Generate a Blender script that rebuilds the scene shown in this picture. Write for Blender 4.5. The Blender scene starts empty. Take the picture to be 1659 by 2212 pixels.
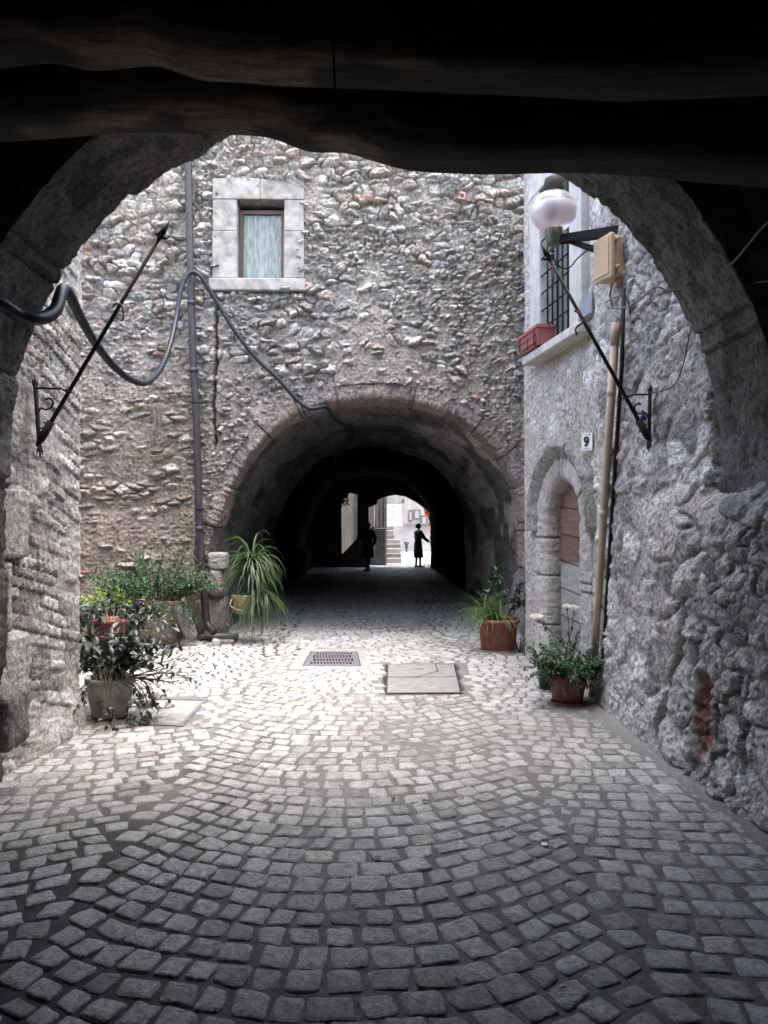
import bpy, bmesh, math, random
import numpy as np
from mathutils import Vector, Matrix
from mathutils.geometry import tessellate_polygon
rnd = random.Random(7)
R = math.radians
sc = bpy.context.scene
COL = sc.collection

# ------------------------------------------------------------------ camera
F_PX, W_PX, H_PX = 1662.0, 1659.0, 2212.0
EYE = Vector((0, 0, 1.55))
cam_d = bpy.data.cameras.new('camera')
cam = bpy.data.objects.new('camera', cam_d)
COL.objects.link(cam)
cam_d.sensor_fit = 'HORIZONTAL'
cam_d.sensor_width = 36.0
cam_d.lens = 36.0 * F_PX / W_PX
cam_d.clip_start = 0.05
cam_d.clip_end = 2000
cam.location = EYE
cam.rotation_euler = (R(91.0), 0, R(-1.017))
sc.camera = cam
CR = cam.rotation_euler.to_matrix()


def ray(px, py):
    return CR @ Vector(((px - W_PX / 2) / F_PX, (H_PX / 2 - py) / F_PX, -1.0))


def P(px, py, Y):
    d = ray(px, py)
    return EYE + d * (Y / d.y)


def G(px, py, z=0.0):
    d = ray(px, py)
    return EYE + d * ((z - EYE.z) / d.z)


# ------------------------------------------------------------------ things
ROOT = {}


def tag(o, label=None, cat=None, group=None, kind=None):
    if label: o['label'] = label
    if cat: o['category'] = cat
    if group: o['group'] = group
    if kind: o['kind'] = kind
    return o


def thing(name, label, cat, loc, group=None):
    o = bpy.data.objects.new(name, None)
    COL.objects.link(o)
    o.location = loc
    o.empty_display_size = 0.1
    ROOT[o.name] = Vector(loc)
    return tag(o, label, cat, group)


def link(name, me, mat, parent=None, label=None):
    o = bpy.data.objects.new(name, me)
    COL.objects.link(o)
    if mat is not None:
        for m in (mat if isinstance(mat, (list, tuple)) else [mat]):
            me.materials.append(m)
    off = Vector((0, 0, 0))
    if parent is not None:
        off = ROOT[parent.name]
        o.parent = parent
        me.transform(Matrix.Translation(-off))
    ROOT[o.name] = off
    if label: o['label'] = label
    return o


def np_mesh(name, V, Fc, col=None, smooth=True):
    V = np.asarray(V, dtype=np.float32)
    Fc = np.asarray(Fc, dtype=np.int32)
    me = bpy.data.meshes.new(name)
    n, k = Fc.shape
    me.vertices.add(len(V))
    me.vertices.foreach_set('co', V.ravel())
    me.loops.add(n * k)
    me.loops.foreach_set('vertex_index', Fc.ravel())
    me.polygons.add(n)
    me.polygons.foreach_set('loop_start', np.arange(0, n * k, k, dtype=np.int32))
    me.polygons.foreach_set('loop_total', np.full(n, k, dtype=np.int32))
    me.polygons.foreach_set('use_smooth', np.full(n, smooth, dtype=bool))
    me.update(calc_edges=True)
    if col is not None:
        a = me.attributes.new('Col', 'FLOAT_COLOR', 'POINT')
        c = np.ones((len(V), 4), dtype=np.float32)
        c[:, :3] = col
        a.data.foreach_set('color', c.ravel())
    me.validate()
    return me


class MB:
    """collects shapes into one mesh"""
    def __init__(s):
        s.v, s.f, s.sm, s.mi = [], [], [], []

    def add(s, v, f, smooth=False, mi=0):
        b = len(s.v)
        s.v.extend([tuple(x) for x in v])
        for q in f:
            s.f.append(tuple(i + b for i in q)); s.sm.append(smooth); s.mi.append(mi)
        return s

    def box(s, lo, hi, mi=0, bev=0.0):
        cx = [(lo[i] + hi[i]) / 2 for i in range(3)]
        hx = [(hi[i] - lo[i]) / 2 for i in range(3)]
        return s.obox(Vector(cx), Vector((1, 0, 0)), Vector((0, 1, 0)), Vector((0, 0, 1)), hx, mi, bev)

    def obox(s, c, X, Y, Z, h, mi=0, bev=0.0):
        c = Vector(c)
        if bev <= 0: bev = min(h) * 0.12
        b = min(bev, min(h) * 0.45)
        pts = []
        for sx in (-1, 1):
            for sy in (-1, 1):
                for sz in (-1, 1):
                    for ax in range(3):
                        hh = [h[0] - b, h[1] - b, h[2] - b]
                        hh[ax] += b
                        pts.append(c + X * (sx * hh[0]) + Y * (sy * hh[1]) + Z * (sz * hh[2]))
        bm = bmesh.new()
        for p in pts: bm.verts.new(p)
        bmesh.ops.convex_hull(bm, input=bm.verts)
        bmesh.ops.dissolve_limit(bm, angle_limit=0.01, verts=bm.verts, edges=bm.edges)
        bm.verts.index_update()
        vs = [v.co.copy() for v in bm.verts]
        fs = [[v.index for v in f.verts] for f in bm.faces]
        bm.free()
        return s.add(vs, fs, False, mi)

    def tube(s, pts, r, sides=8, mi=0, cap=True, flat=1.0):
        pts = [Vector(p) for p in pts]
        n = len(pts)
        rs = r if isinstance(r, (list, tuple, np.ndarray)) else [r] * n
        t0 = (pts[1] - pts[0]).normalized()
        up = Vector((0, 0, 1)) if abs(t0.z) < 0.9 else Vector((1, 0, 0))
        a = t0.cross(up).normalized()
        v = []
        for i in range(n):
            t = (pts[min(i + 1, n - 1)] - pts[max(i - 1, 0)])
            if t.length < 1e-9: t = t0
            t.normalize()
            a = (a - t * a.dot(t))
            if a.length < 1e-6: a = t.orthogonal()
            a.normalize()
            b = t.cross(a)
            for k in range(sides):
                an = 2 * math.pi * k / sides
                v.append(pts[i] + a * (math.cos(an) * rs[i]) + b * (math.sin(an) * rs[i] * flat))
        f = []
        for i in range(n - 1):
            for k in range(sides):
                k2 = (k + 1) % sides
                f.append((i * sides + k, i * sides + k2, (i + 1) * sides + k2, (i + 1) * sides + k))
        if cap:
            f.append(tuple(range(sides - 1, -1, -1)))
            f.append(tuple((n - 1) * sides + k for k in range(sides)))
        return s.add(v, f, True, mi)

    def lathe(s, c, prof, sides=28, mi=0, axis=None, rib=0.0, nrib=0):
        """prof: list of (radius, height) along axis (default z)"""
        c = Vector(c)
        Z = Vector(axis).normalized() if axis is not None else Vector((0, 0, 1))
        X = Z.orthogonal().normalized(); Y = Z.cross(X)
        v, f = [], []
        for (r, h) in prof:
            for k in range(sides):
                an = 2 * math.pi * k / sides
                rr = r * (1 + (rib * math.cos(nrib * an) if nrib else 0))
                v.append(c + Z * h + X * (math.cos(an) * rr) + Y * (math.sin(an) * rr))
        for i in range(len(prof) - 1):
            for k in range(sides):
                k2 = (k + 1) % sides
                f.append((i * sides + k, i * sides + k2, (i + 1) * sides + k2, (i + 1) * sides + k))
        return s.add(v, f, True, mi)

    def build(s, name, mat, parent=None, label=None, noise=0.0, nscale=8.0):
        me = bpy.data.meshes.new(name)
        vv = s.v
        if noise:
            a = np.array(vv)
            d = np.stack([fbm3(a * nscale + 7 * k, 3) - .5 for k in range(3)], 1)
            vv = (a + d * noise * 2).tolist()
        me.from_pydata(vv, [], s.f)
        me.polygons.foreach_set('use_smooth', s.sm)
        me.polygons.foreach_set('material_index', s.mi)
        me.update()
        return link(name, me, mat, parent, label)


# ------------------------------------------------------------------ noise
def fr(x): return x - np.floor(x)
def hsh(a, b, s): return fr(np.sin(a * 127.1 + b * 311.7 + s * 74.7 + 1.3) * 43758.5453)
def sst(a, b, x):
    t = np.clip((x - a) / (b - a), 0, 1)
    return t * t * (3 - 2 * t)


def vnoise(u, v, s=0):
    iu, iv = np.floor(u), np.floor(v)
    fu, fv = u - iu, v - iv
    fu = fu * fu * (3 - 2 * fu); fv = fv * fv * (3 - 2 * fv)
    a, b = hsh(iu, iv, s), hsh(iu + 1, iv, s)
    c, d = hsh(iu, iv + 1, s), hsh(iu + 1, iv + 1, s)
    return (a * (1 - fu) + b * fu) * (1 - fv) + (c * (1 - fu) + d * fu) * fv


def fbm(u, v, s=0, o=4, g=0.5):
    r, a, t = 0, 1.0, 0
    for k in range(o):
        r = r + a * vnoise(u * 2 ** k + 17.3 * k, v * 2 ** k + 5.1 * k, s + k)
        t += a; a *= g
    return r / t


def ridge(u, v, s=0, o=4):
    r, a, t = 0, 1.0, 0
    for k in range(o):
        r = r + a * (1 - np.abs(2 * vnoise(u * 2 ** k + 9.7 * k, v * 2 ** k + 3.3 * k, s + k) - 1))
        t += a; a *= 0.55
    return r / t


def fbm3(p, o=3):
    return (fbm(p[:, 0] + p[:, 2] * .7, p[:, 1] - p[:, 2] * .6, 3, o) + fbm(p[:, 2] + p[:, 1] * .5, p[:, 0] * .8 - p[:, 1] * .3, 8, o)) / 2


def voro(u, v, seed, jit=.85, stag=True):
    iv = np.floor(v)
    F1 = np.full(u.shape, 9.0); F2 = np.full(u.shape, 9.0)
    ca = np.zeros(u.shape); cb = np.zeros(u.shape); ox = np.zeros(u.shape); oy = np.zeros(u.shape)
    for dj in (-1, 0, 1):
        cv = iv + dj
        sh = 0.5 * np.mod(cv, 2) if stag else 0.0
        iu = np.floor(u - sh)
        for di in (-1, 0, 1):
            cu = iu + di
            px = cu + sh + .5 + jit * (hsh(cu, cv, seed) - .5)
            py = cv + .5 + jit * (hsh(cu, cv, seed + 1) - .5)
            w = .72 + .56 * hsh(cu, cv, seed + 2)
            dx, dy = u - px, v - py
            d = (np.abs(dx) ** 2.3 + np.abs(dy) ** 2.3) ** (1 / 2.3) / w
            n1 = d < F1
            F2 = np.where(n1, F1, np.minimum(F2, d))
            F1 = np.where(n1, d, F1)
            ca = np.where(n1, cu, ca); cb = np.where(n1, cv, cb)
            ox = np.where(n1, dx, ox); oy = np.where(n1, dy, oy)
    return F1, F2, ca, cb, ox, oy


def stones(u, v, sx, sy, seed, warp=.35, sharp=.30):
    wu = u / sx + warp * (fbm(u / sx * .9, v / sy * .9, seed + 30, 2) - .5) * 2
    wv = v / sy + warp * (fbm(u / sx * .9 + 40, v / sy * .9, seed + 40, 2) - .5) * 2
    F1, F2, a, b, dx, dy = voro(wu, wv, seed)
    e = np.clip((F2 - F1) / sharp, 0, 1)
    body = 1 - (1 - e) ** 2.2
    r1, r2, r3, r4 = hsh(a, b, seed + 5), hsh(a, b, seed + 6), hsh(a, b, seed + 7), hsh(a, b, seed + 8)
    h = body * (.35 + .65 * r1) + body * (dx * (r2 - .5) * 1.3 + dy * (r3 - .62) * 1.6) - body * .75 * F1 ** 2
    return h, body, r4, r2


PAL = np.array([[.37, .355, .34], [.37, .315, .285], [.50, .485, .465], [.21, .205, .20], [.31, .29, .275], [.42, .40, .38], [.33, .285, .265], [.28, .275, .27]])


def stone_col(body, r, mort=(.31, .255, .215), var=None):
    c = PAL[(r * 7.99).astype(int)]
    m = np.array(mort)
    b = sst(.15, .7, body)[:, None]
    c = c * b + m * (1 - b)
    if var is not None: c = c * var[:, None]
    return c


# ------------------------------------------------------------------ sheets
def grid_faces(nu, nv, keep=None):
    i = np.arange(nu * nv).reshape(nv, nu)
    f = np.stack([i[:-1, :-1], i[:-1, 1:], i[1:, 1:], i[1:, :-1]], -1).reshape(-1, 4)
    if keep is not None:
        k = keep[f].any(1)
        f = f[k]
    return f


def compact(V, Fc, C):
    used = np.zeros(len(V), bool); used[Fc.ravel()] = True
    m = np.cumsum(used) - 1
    return V[used], m[Fc], C[used]


def sheet(name, path, us, zs, hfun, mat, parent=None, keepfun=None, flip=False):
    """wall sheet over a ground path (list of (x,y)); hfun(s,z)->h,col ; +h goes to the left of the path direction (right if flip)"""
    pth = np.array(path, float)
    seg = np.sqrt(((pth[1:] - pth[:-1]) ** 2).sum(1))
    cum = np.concatenate([[0], np.cumsum(seg)])
    us = np.asarray(us); zs = np.asarray(zs)
    X = np.interp(us, cum, pth[:, 0]); Y = np.interp(us, cum, pth[:, 1])
    e = 0.05
    tx = np.interp(us + e, cum, pth[:, 0]) - np.interp(us - e, cum, pth[:, 0])
    ty = np.interp(us + e, cum, pth[:, 1]) - np.interp(us - e, cum, pth[:, 1])
    L = np.hypot(tx, ty); tx /= L; ty /= L
    nx, ny = (ty, -tx) if flip else (-ty, tx)
    S, Z = np.meshgrid(us, zs)
    h, c = hfun(S.ravel(), Z.ravel())
    NX = np.tile(nx, len(zs)); NY = np.tile(ny, len(zs))
    V = np.stack([np.tile(X, len(zs)) + NX * h, np.tile(Y, len(zs)) + NY * h, Z.ravel()], 1)
    keep = keepfun(S.ravel(), Z.ravel()) if keepfun else None
    Fc = grid_faces(len(us), len(zs), keep)
    V, Fc, c = compact(V, Fc, c)
    me = np_mesh(name, V, Fc, c)
    return link(name, me, mat, parent)


def resamp(pts, ds):
    p = np.array(pts, float)
    L = np.concatenate([[0], np.cumsum(np.sqrt(((p[1:] - p[:-1]) ** 2).sum(1)))])
    n = max(2, int(round(L[-1] / ds)) + 1)
    s = np.linspace(0, L[-1], n)
    return np.stack([np.interp(s, L, p[:, k]) for k in range(p.shape[1])], 1), s


def cr_spline(pts, n=8):
    pts = [Vector(p) for p in pts]
    out = []
    for i in range(len(pts) - 1):
        p0 = pts[max(i - 1, 0)]; p1 = pts[i]; p2 = pts[i + 1]; p3 = pts[min(i + 2, len(pts) - 1)]
        for k in range(n):
            t = k / n
            out.append(0.5 * ((2 * p1) + (p2 - p0) * t + (2 * p0 - 5 * p1 + 4 * p2 - p3) * t * t + (3 * p1 - p0 - 3 * p2 + p3) * t ** 3))
    out.append(pts[-1])
    return out


def smooth1(a, k):
    w = np.ones(2 * k + 1) / (2 * k + 1)
    return np.stack([np.convolve(np.pad(a[:, i], k, mode='edge'), w, 'valid') for i in range(a.shape[1])], 1)


def ring(name, O, U, N, prof, sect, ds, dq, hfun, mat, parent=None, tcap=None, qx=None):
    """sweep a section (t outward, d into the wall) round an arch profile (u,z) in the plane O,U,z with outward normal N"""
    O, U, N = np.array(O, float), np.array(U, float), np.array(N, float)
    pr, s = resamp(prof, ds)
    tg = np.gradient(pr, axis=0)
    tg = smooth1(tg, max(1, int(.05 / ds)))
    tg /= np.linalg.norm(tg, axis=1)[:, None]
    no = np.stack([-tg[:, 1], tg[:, 0]], 1)
    if qx is None:
        sq, q = resamp(sect, dq)
    else:
        sq, q = resamp(sect, dq)
        ex = np.array(qx, float)
        sq = np.concatenate([sq, ex]); q = np.concatenate([q, q[-1] + np.cumsum(np.full(len(ex), .3))])
    ts = np.gradient(sq, axis=0); ts = smooth1(ts, max(1, int(.02 / dq)))
    ts /= np.maximum(np.linalg.norm(ts, axis=1), 1e-9)[:, None]
    nn = np.stack([-ts[:, 1] * 1.0, ts[:, 0] * 1.0], 1)   # rotate: going t decreasing at d=0 -> normal d=-1
    nS, nQ = len(s), len(q)
    SS, QQ = np.meshgrid(s, q)
    T = np.repeat(sq[:, 0], nS); D = np.repeat(sq[:, 1], nS)
    h, c = hfun(SS.ravel(), QQ.ravel(), T, D)
    nt = np.repeat(nn[:, 0], nS); nd = np.repeat(nn[:, 1], nS)
    t2 = T + nt * h; d2 = D + nd * h
    pu = np.tile(pr[:, 0], nQ) + np.tile(no[:, 0], nQ) * t2
    pz = np.tile(pr[:, 1], nQ) + np.tile(no[:, 1], nQ) * t2
    V = O + pu[:, None] * U + pz[:, None] * np.array([0, 0, 1.0]) - d2[:, None] * N
    Fc = grid_faces(nS, nQ)[:, ::-1]
    me = np_mesh(name, V, Fc, c)
    return link(name, me, mat, parent)


# ------------------------------------------------------------------ materials
def new_mat(name):
    m = bpy.data.materials.new(name); m.use_nodes = True
    nt = m.node_tree
    for n in list(nt.nodes): nt.nodes.remove(n)
    out = nt.nodes.new('ShaderNodeOutputMaterial')
    b = nt.nodes.new('ShaderNodeBsdfPrincipled')
    nt.links.new(b.outputs[0], out.inputs[0])
    return m, nt, b


def nd(nt, t, **kw):
    n = nt.nodes.new(t)
    for k, v in kw.items(): setattr(n, k, v)
    return n


def mat_attr(name, rough=.9, nscale=60, bump=.4, bdist=.01, var=.35, spec=.3, grit=0.0, gscale=26, gbump=.0, stretch=(1, 1, 1)):
    """material whose colour is the mesh's own stone colours, broken up by noise, dirt in the pits and a two-scale grain"""
    m, nt, b = new_mat(name)
    L = nt.links.new
    at = nd(nt, 'ShaderNodeAttribute', attribute_name='Col')
    tc = nd(nt, 'ShaderNodeTexCoord')
    mp = nd(nt, 'ShaderNodeMapping'); mp.inputs['Scale'].default_value = stretch
    L(tc.outputs['Object'], mp.inputs[0])

    def noise(sc_, det, ro):
        n = nd(nt, 'ShaderNodeTexNoise'); n.inputs['Scale'].default_value = sc_; n.inputs['Detail'].default_value = det; n.inputs['Roughness'].default_value = ro
        L(mp.outputs[0], n.inputs['Vector']); return n

    def rng(src, a, b_, c, d):
        r = nd(nt, 'ShaderNodeMapRange'); r.inputs[1].default_value = a; r.inputs[2].default_value = b_; r.inputs[3].default_value = c; r.inputs[4].default_value = d
        L(src, r.inputs[0]); return r.outputs[0]

    def mul(a, b_):
        x = nd(nt, 'ShaderNodeMath', operation='MULTIPLY'); L(a, x.inputs[0]); L(b_, x.inputs[1]); return x.outputs[0]
    f = rng(noise(nscale, 6, .65).outputs['Fac'], .3, .7, 1 - var, 1 + var)
    g = noise(gscale, 5, .72)
    if grit:
        f = mul(f, rng(g.outputs['Fac'], .36, .56, 1 - grit, 1 + grit * .35))
    mx = nd(nt, 'ShaderNodeVectorMath', operation='SCALE')
    L(at.outputs['Color'], mx.inputs[0]); L(f, mx.inputs['Scale'])
    L(mx.outputs[0], b.inputs['Base Color'])
    b.inputs['Roughness'].default_value = rough
    b.inputs['Specular IOR Level'].default_value = spec
    n2 = noise(nscale * 1.3, 8, .7)
    bp = nd(nt, 'ShaderNodeBump'); bp.inputs['Strength'].default_value = bump; bp.inputs['Distance'].default_value = bdist
    L(n2.outputs['Fac'], bp.inputs['Height'])
    last = bp
    if gbump:
        b2 = nd(nt, 'ShaderNodeBump'); b2.inputs['Strength'].default_value = 1.0; b2.inputs['Distance'].default_value = gbump
        L(g.outputs['Fac'], b2.inputs['Height']); L(bp.outputs[0], b2.inputs['Normal']); last = b2
    L(last.outputs[0], b.inputs['Normal'])
    return m


def mat_plain(name, col, rough=.6, var=.2, scale=20, metal=0, spec=.5, bump=0.0, bdist=.005, stretch=(1, 1, 1), col2=None, trans=0):
    m, nt, b = new_mat(name)
    tc = nd(nt, 'ShaderNodeTexCoord')
    mp = nd(nt, 'ShaderNodeMapping'); mp.inputs['Scale'].default_value = stretch
    no = nd(nt, 'ShaderNodeTexNoise'); no.inputs['Scale'].default_value = scale; no.inputs['Detail'].default_value = 6; no.inputs['Roughness'].default_value = .6
    nt.links.new(tc.outputs['Object'], mp.inputs[0]); nt.links.new(mp.outputs[0], no.inputs['Vector'])
    cr = nd(nt, 'ShaderNodeValToRGB')
    c2 = col2 or tuple(min(1, c * (1 + var)) for c in col)
    c1 = tuple(c * (1 - var) for c in col)
    cr.color_ramp.elements[0].position = .32; cr.color_ramp.elements[1].position = .68
    cr.color_ramp.elements[0].color = (*c1, 1); cr.color_ramp.elements[1].color = (*c2, 1)
    nt.links.new(no.outputs['Fac'], cr.inputs[0]); nt.links.new(cr.outputs[0], b.inputs['Base Color'])
    b.inputs['Roughness'].default_value = rough; b.inputs['Metallic'].default_value = metal
    b.inputs['Specular IOR Level'].default_value = spec
    if trans: b.inputs['Transmission Weight'].default_value = trans
    if bump:
        bp = nd(nt, 'ShaderNodeBump'); bp.inputs['Strength'].default_value = bump; bp.inputs['Distance'].default_value = bdist
        nt.links.new(no.outputs['Fac'], bp.inputs['Height']); nt.links.new(bp.outputs[0], b.inputs['Normal'])
    return m


def mat_leaf(name, col, col2, rough=.45, trl=.25):
    m, nt, b = new_mat(name)
    oi = nd(nt, 'ShaderNodeNewGeometry')
    cr = nd(nt, 'ShaderNodeValToRGB')
    cr.color_ramp.elements[0].color = (*col, 1); cr.color_ramp.elements[1].color = (*col2, 1)
    nt.links.new(oi.outputs['Random Per Island'], cr.inputs[0])
    nt.links.new(cr.outputs[0], b.inputs['Base Color'])
    b.inputs['Roughness'].default_value = rough
    tr = nd(nt, 'ShaderNodeBsdfTranslucent'); nt.links.new(cr.outputs[0], tr.inputs[0])
    mx = nd(nt, 'ShaderNodeMixShader'); mx.inputs[0].default_value = trl
    nt.links.new(b.outputs[0], mx.inputs[1]); nt.links.new(tr.outputs[0], mx.inputs[2])
    out = [n for n in nt.nodes if n.type == 'OUTPUT_MATERIAL'][0]
    nt.links.new(mx.outputs[0], out.inputs[0])
    return m


M_RUB = mat_attr('rubble stone', .92, 80, .9, .010, .38, .2, .50, 24, .032)
M_DSUR = mat_attr('smooth door stone', .88, 70, .7, .006, .3, .2, .25, 30, .014)
M_BRICK = mat_attr('worn stone courses', .92, 80, .8, .008, .35, .2, .38, 26, .016)
M_DEEP = mat_attr('shade toned tunnel lining', 1.0, 40, .6, .01, .3, 0.0, .4, 12, .03)
M_DRESS = mat_attr('dressed stone', .9, 75, .8, .008, .35, .2, .45, 30, .030)
M_COB = mat_attr('cobble stone', .52, 80, .8, .006, .38, .4, .38, 34, .016)
M_BED = mat_attr('paving joint sand', .95, 90, .7, .006, .40, .2, .25, 30, .01)
M_WOOD = mat_attr('old dark wood', .8, 26, 1.0, .02, .45, .3, .5, 9, .05, (.45, 2.5, 2.5))
M_PLAST = mat_attr('old plaster', .9, 40, .7, .010, .35, .2, .40, 12, .05)
M_IRON = mat_plain('black wrought iron', (.012, .012, .014), .7, .3, 60, 0, .25)
M_PIPE = mat_plain('dull brown downpipe paint', (.036, .031, .034), .48, .4, 14, .0, .35, .15, .003)
M_CREAM = mat_plain('cream plastic', (.46, .355, .265), .5, .1, 9, 0, .4)
M_CREAM2 = mat_plain('tan plastic box', (.47, .345, .22), .5, .1, 20, 0, .4)
M_COND = mat_plain('black corrugated plastic', (.014, .017, .022), .45, .2, 30, 0, .22)
M_WIRE = mat_plain('grey wire', (.20, .18, .165), .6, .2, 30)
M_WIREB = mat_plain('brown wire', (.12, .10, .088), .6, .2, 30)
M_WIRED = mat_plain('dark wire', (.04, .035, .035), .6, .2, 30)
M_TERRA = mat_plain('terracotta', (.23, .088, .062), .75, .3, 14, 0, .3, .2, .003)
M_TERRA_P = mat_plain('pale terracotta', (.30, .225, .18), .85, .25, 9, 0, .2, .3, .004)
M_RPLAS = mat_plain('red brown plastic', (.17, .048, .048), .5, .15, 10, 0, .4)
M_SOIL = mat_plain('potting soil', (.03, .022, .016), .95, .4, 50, 0, .1, .8, .01)
M_WPOT = mat_plain('weathered white pot', (.30, .285, .26), .75, .3, 8, 0, .3)
M_YPOT = mat_plain('yellowed pot', (.34, .27, .13), .6, .15, 10)
M_GPLAS = mat_plain('dark green plastic', (.01, .028, .03), .4, .2, 10)
M_SAUC = mat_plain('grey saucer', (.30, .27, .25), .7, .2, 12)
M_CONC = mat_plain('concrete', (.22, .22, .22), .85, .3, 14, 0, .3, .5, .006)
M_SLAB = mat_plain('worn stone slab', (.17, .168, .165), .85, .4, 8, 0, .3, .4, .006, (1, 5, 1))
M_STEEL = mat_plain('dull grey iron', (.15, .15, .165), .5, .25, 40, .3, .5, .4, .003)
M_BLACK = mat_plain('dark void', (.01, .01, .01), .9, .1)
M_TRAV = mat_plain('travertine trim', (.25, .23, .205), .85, .4, 7, 0, .3, .6, .008)
M_WTRIM = mat_plain('white stone trim', (.40, .385, .37), .75, .2, 7, 0, .3, .2, .003)
M_FRAME = mat_plain('brown window wood', (.075, .034, .03), .5, .2, 12)
M_GREYW = mat_plain('grey shutter paint', (.14, .15, .145), .6, .12, 8, 0, .4, .2, .003, (1, 1, .2))
M_LEAF_D = mat_leaf('dark glossy leaf', (.010, .016, .014), (.030, .042, .034), .48, .08)
M_LEAF_G = mat_leaf('green leaf', (.03, .075, .035), (.075, .145, .07), .5, .3)
M_LEAF_B = mat_leaf('bluish green leaf', (.025, .065, .025), (.075, .15, .06), .5, .25)
M_LEAF_Y = mat_leaf('yellow green leaf', (.16, .26, .04), (.26, .36, .07), .5, .35)
M_GRASS = mat_leaf('long striped leaf', (.025, .055, .02), (.10, .145, .055), .45, .25)
M_GRASS2 = mat_leaf('bright grass leaf', (.06, .13, .03), (.14, .24, .06), .45, .3)
M_STEM = mat_plain('plant stem', (.05, .055, .03), .7, .3, 20)
M_TWIG = mat_plain('dry twig', (.20, .16, .12), .8, .3, 20)
M_ROSE = mat_leaf('white petal', (.72, .71, .64), (.82, .82, .78), .5, .3)
M_RED = mat_plain('dark red ribbon', (.12, .012, .018), .6, .2)
M_WHITE = mat_plain('white enamel', (.72, .72, .73), .3, .04, 10)
M_INK = mat_plain('black ink', (.012, .014, .03), .4, .1)
M_BLUE = mat_plain('blue plastic', (.02, .035, .16), .3, .2)
M_CLOTH = mat_plain('dark cloth', (.016, .016, .020), .9, .2, 30)
M_SKIN = mat_plain('skin', (.32, .19, .14), .6, .1, 20)
M_HAIR = mat_plain('dark hair', (.015, .012, .01), .6, .2, 40)
# ------------------------------------------------------------------ world, sun
SUN_EL, SUN_AZ = R(80), math.atan2(0.6, -0.12)      # azimuth measured from +Y toward +X
wd = bpy.data.worlds.new('World'); sc.world = wd; wd.use_nodes = True
wt = wd.node_tree
bg = wt.nodes.get('Background') or wt.nodes.new('ShaderNodeBackground')
sky = wt.nodes.new('ShaderNodeTexSky'); sky.sky_type = 'NISHITA'; sky.sun_disc = False
sky.sun_elevation = SUN_EL; sky.sun_rotation = SUN_AZ
sky.air_density = 1.0; sky.dust_density = 4.0; sky.ozone_density = 0.6
hs = wt.nodes.new('ShaderNodeHueSaturation'); hs.inputs['Saturation'].default_value = .75
wt.links.new(sky.outputs[0], hs.inputs['Color']); wt.links.new(hs.outputs[0], bg.inputs[0]); bg.inputs[1].default_value = 0.15
sd = bpy.data.lights.new('sun', 'SUN'); sd.energy = 0.2; sd.angle = R(40); sd.color = (1, .98, .95)
so = bpy.data.objects.new('sun', sd); COL.objects.link(so)
dv = Vector((math.sin(SUN_AZ) * math.cos(SUN_EL), math.cos(SUN_AZ) * math.cos(SUN_EL), math.sin(SUN_EL)))
so.rotation_euler = dv.to_track_quat('Z', 'Y').to_euler()
sc.view_settings.view_transform = 'Standard'; sc.view_settings.look = 'None'
sc.view_settings.gamma = 1.0; sc.view_settings.exposure = 3.25
sc.cycles.max_bounces = 10; sc.cycles.diffuse_bounces = 7; sc.cycles.glossy_bounces = 3
sc.cycles.transmission_bounces = 6; sc.cycles.transparent_max_bounces = 6
sc.cycles.use_denoising = True
sc.cycles.sample_clamp_indirect = 6.0

# ------------------------------------------------------------------ plan of the place
YB = 10.6                                  # the house front with the tunnel
RW = [(2.32, 10.9), (1.875, 9.02), (1.85, 8.82), (2.09, 7.09), (2.02, 6.4), (2.0, 5.2), (2.03, 4.2), (2.1, 3.0), (2.3, -5.0)]
RWa = np.array(RW)
RWs = np.concatenate([[0], np.cumsum(np.sqrt(((RWa[1:] - RWa[:-1]) ** 2).sum(1)))])
DO = Vector((1.85, 8.82, 0)); DU = Vector((2.09 - 1.85, 7.09 - 8.82, 0)).normalized(); DN = Vector((DU.y, -DU.x, 0))
if DN.x > 0: DN = -DN
DS0 = RWs[2]


def dpt(u, z, n=0.0): return DO + DU * u + DN * n + Vector((0, 0, z))


def on_seg(px, py, a, b, ext=False):
    """ray through a pixel meets the upright plane through ground points a,b"""
    d = ray(px, py); A = Vector((a[0], a[1])); B = Vector((b[0], b[1])); T = (B - A)
    n = Vector((T.y, -T.x)); k = n.dot(Vector((d.x, d.y)))
    t = n.dot(A - Vector((EYE.x, EYE.y))) / k
    return EYE + d * t


def on_door(px, py):
    p = on_seg(px, py, RW[2], RW[3])
    return (Vector((p.x, p.y, 0)) - DO).dot(DU), p.z


def right_wall_pt(px, py):
    best = None
    for i in range(1, len(RW) - 1):
        p = on_seg(px, py, RW[i], RW[i + 1])
        lo, hi = sorted((RW[i][1], RW[i + 1][1]))
        if lo - 1e-3 <= p.y <= hi + 1e-3 and (best is None or p.y < best.y): best = p
    return best


# ---- paving ------------------------------------------------------
bm_ = MB()
for (x0, x1, y0, y1) in ((-400, 400, -400, 400),):
    bm_.add([(x0, y0, -.03), (x1, y0, -.03), (x1, y1, -.03), (x0, y1, -.03)], [(0, 1, 2, 3)])
M_GROUND = mat_plain('pale street ground', (.40, .385, .36), .9, .15, 3, 0, .3, .3, .01)
tag(bm_.build('ground', M_GROUND), kind='structure')


def wall_x_right(y):
    return np.interp(y, RWa[::-1, 1], RWa[::-1, 0])


GRATE = (G(655, 1440), G(778, 1440), G(770, 1409), G(672, 1409))
SLAB = (G(830, 1501), G(1000, 1500), G(985, 1437), G(834, 1437))
FRM = (G(270, 1566), G(395, 1572), G(450, 1512), G(330, 1510))


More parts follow.
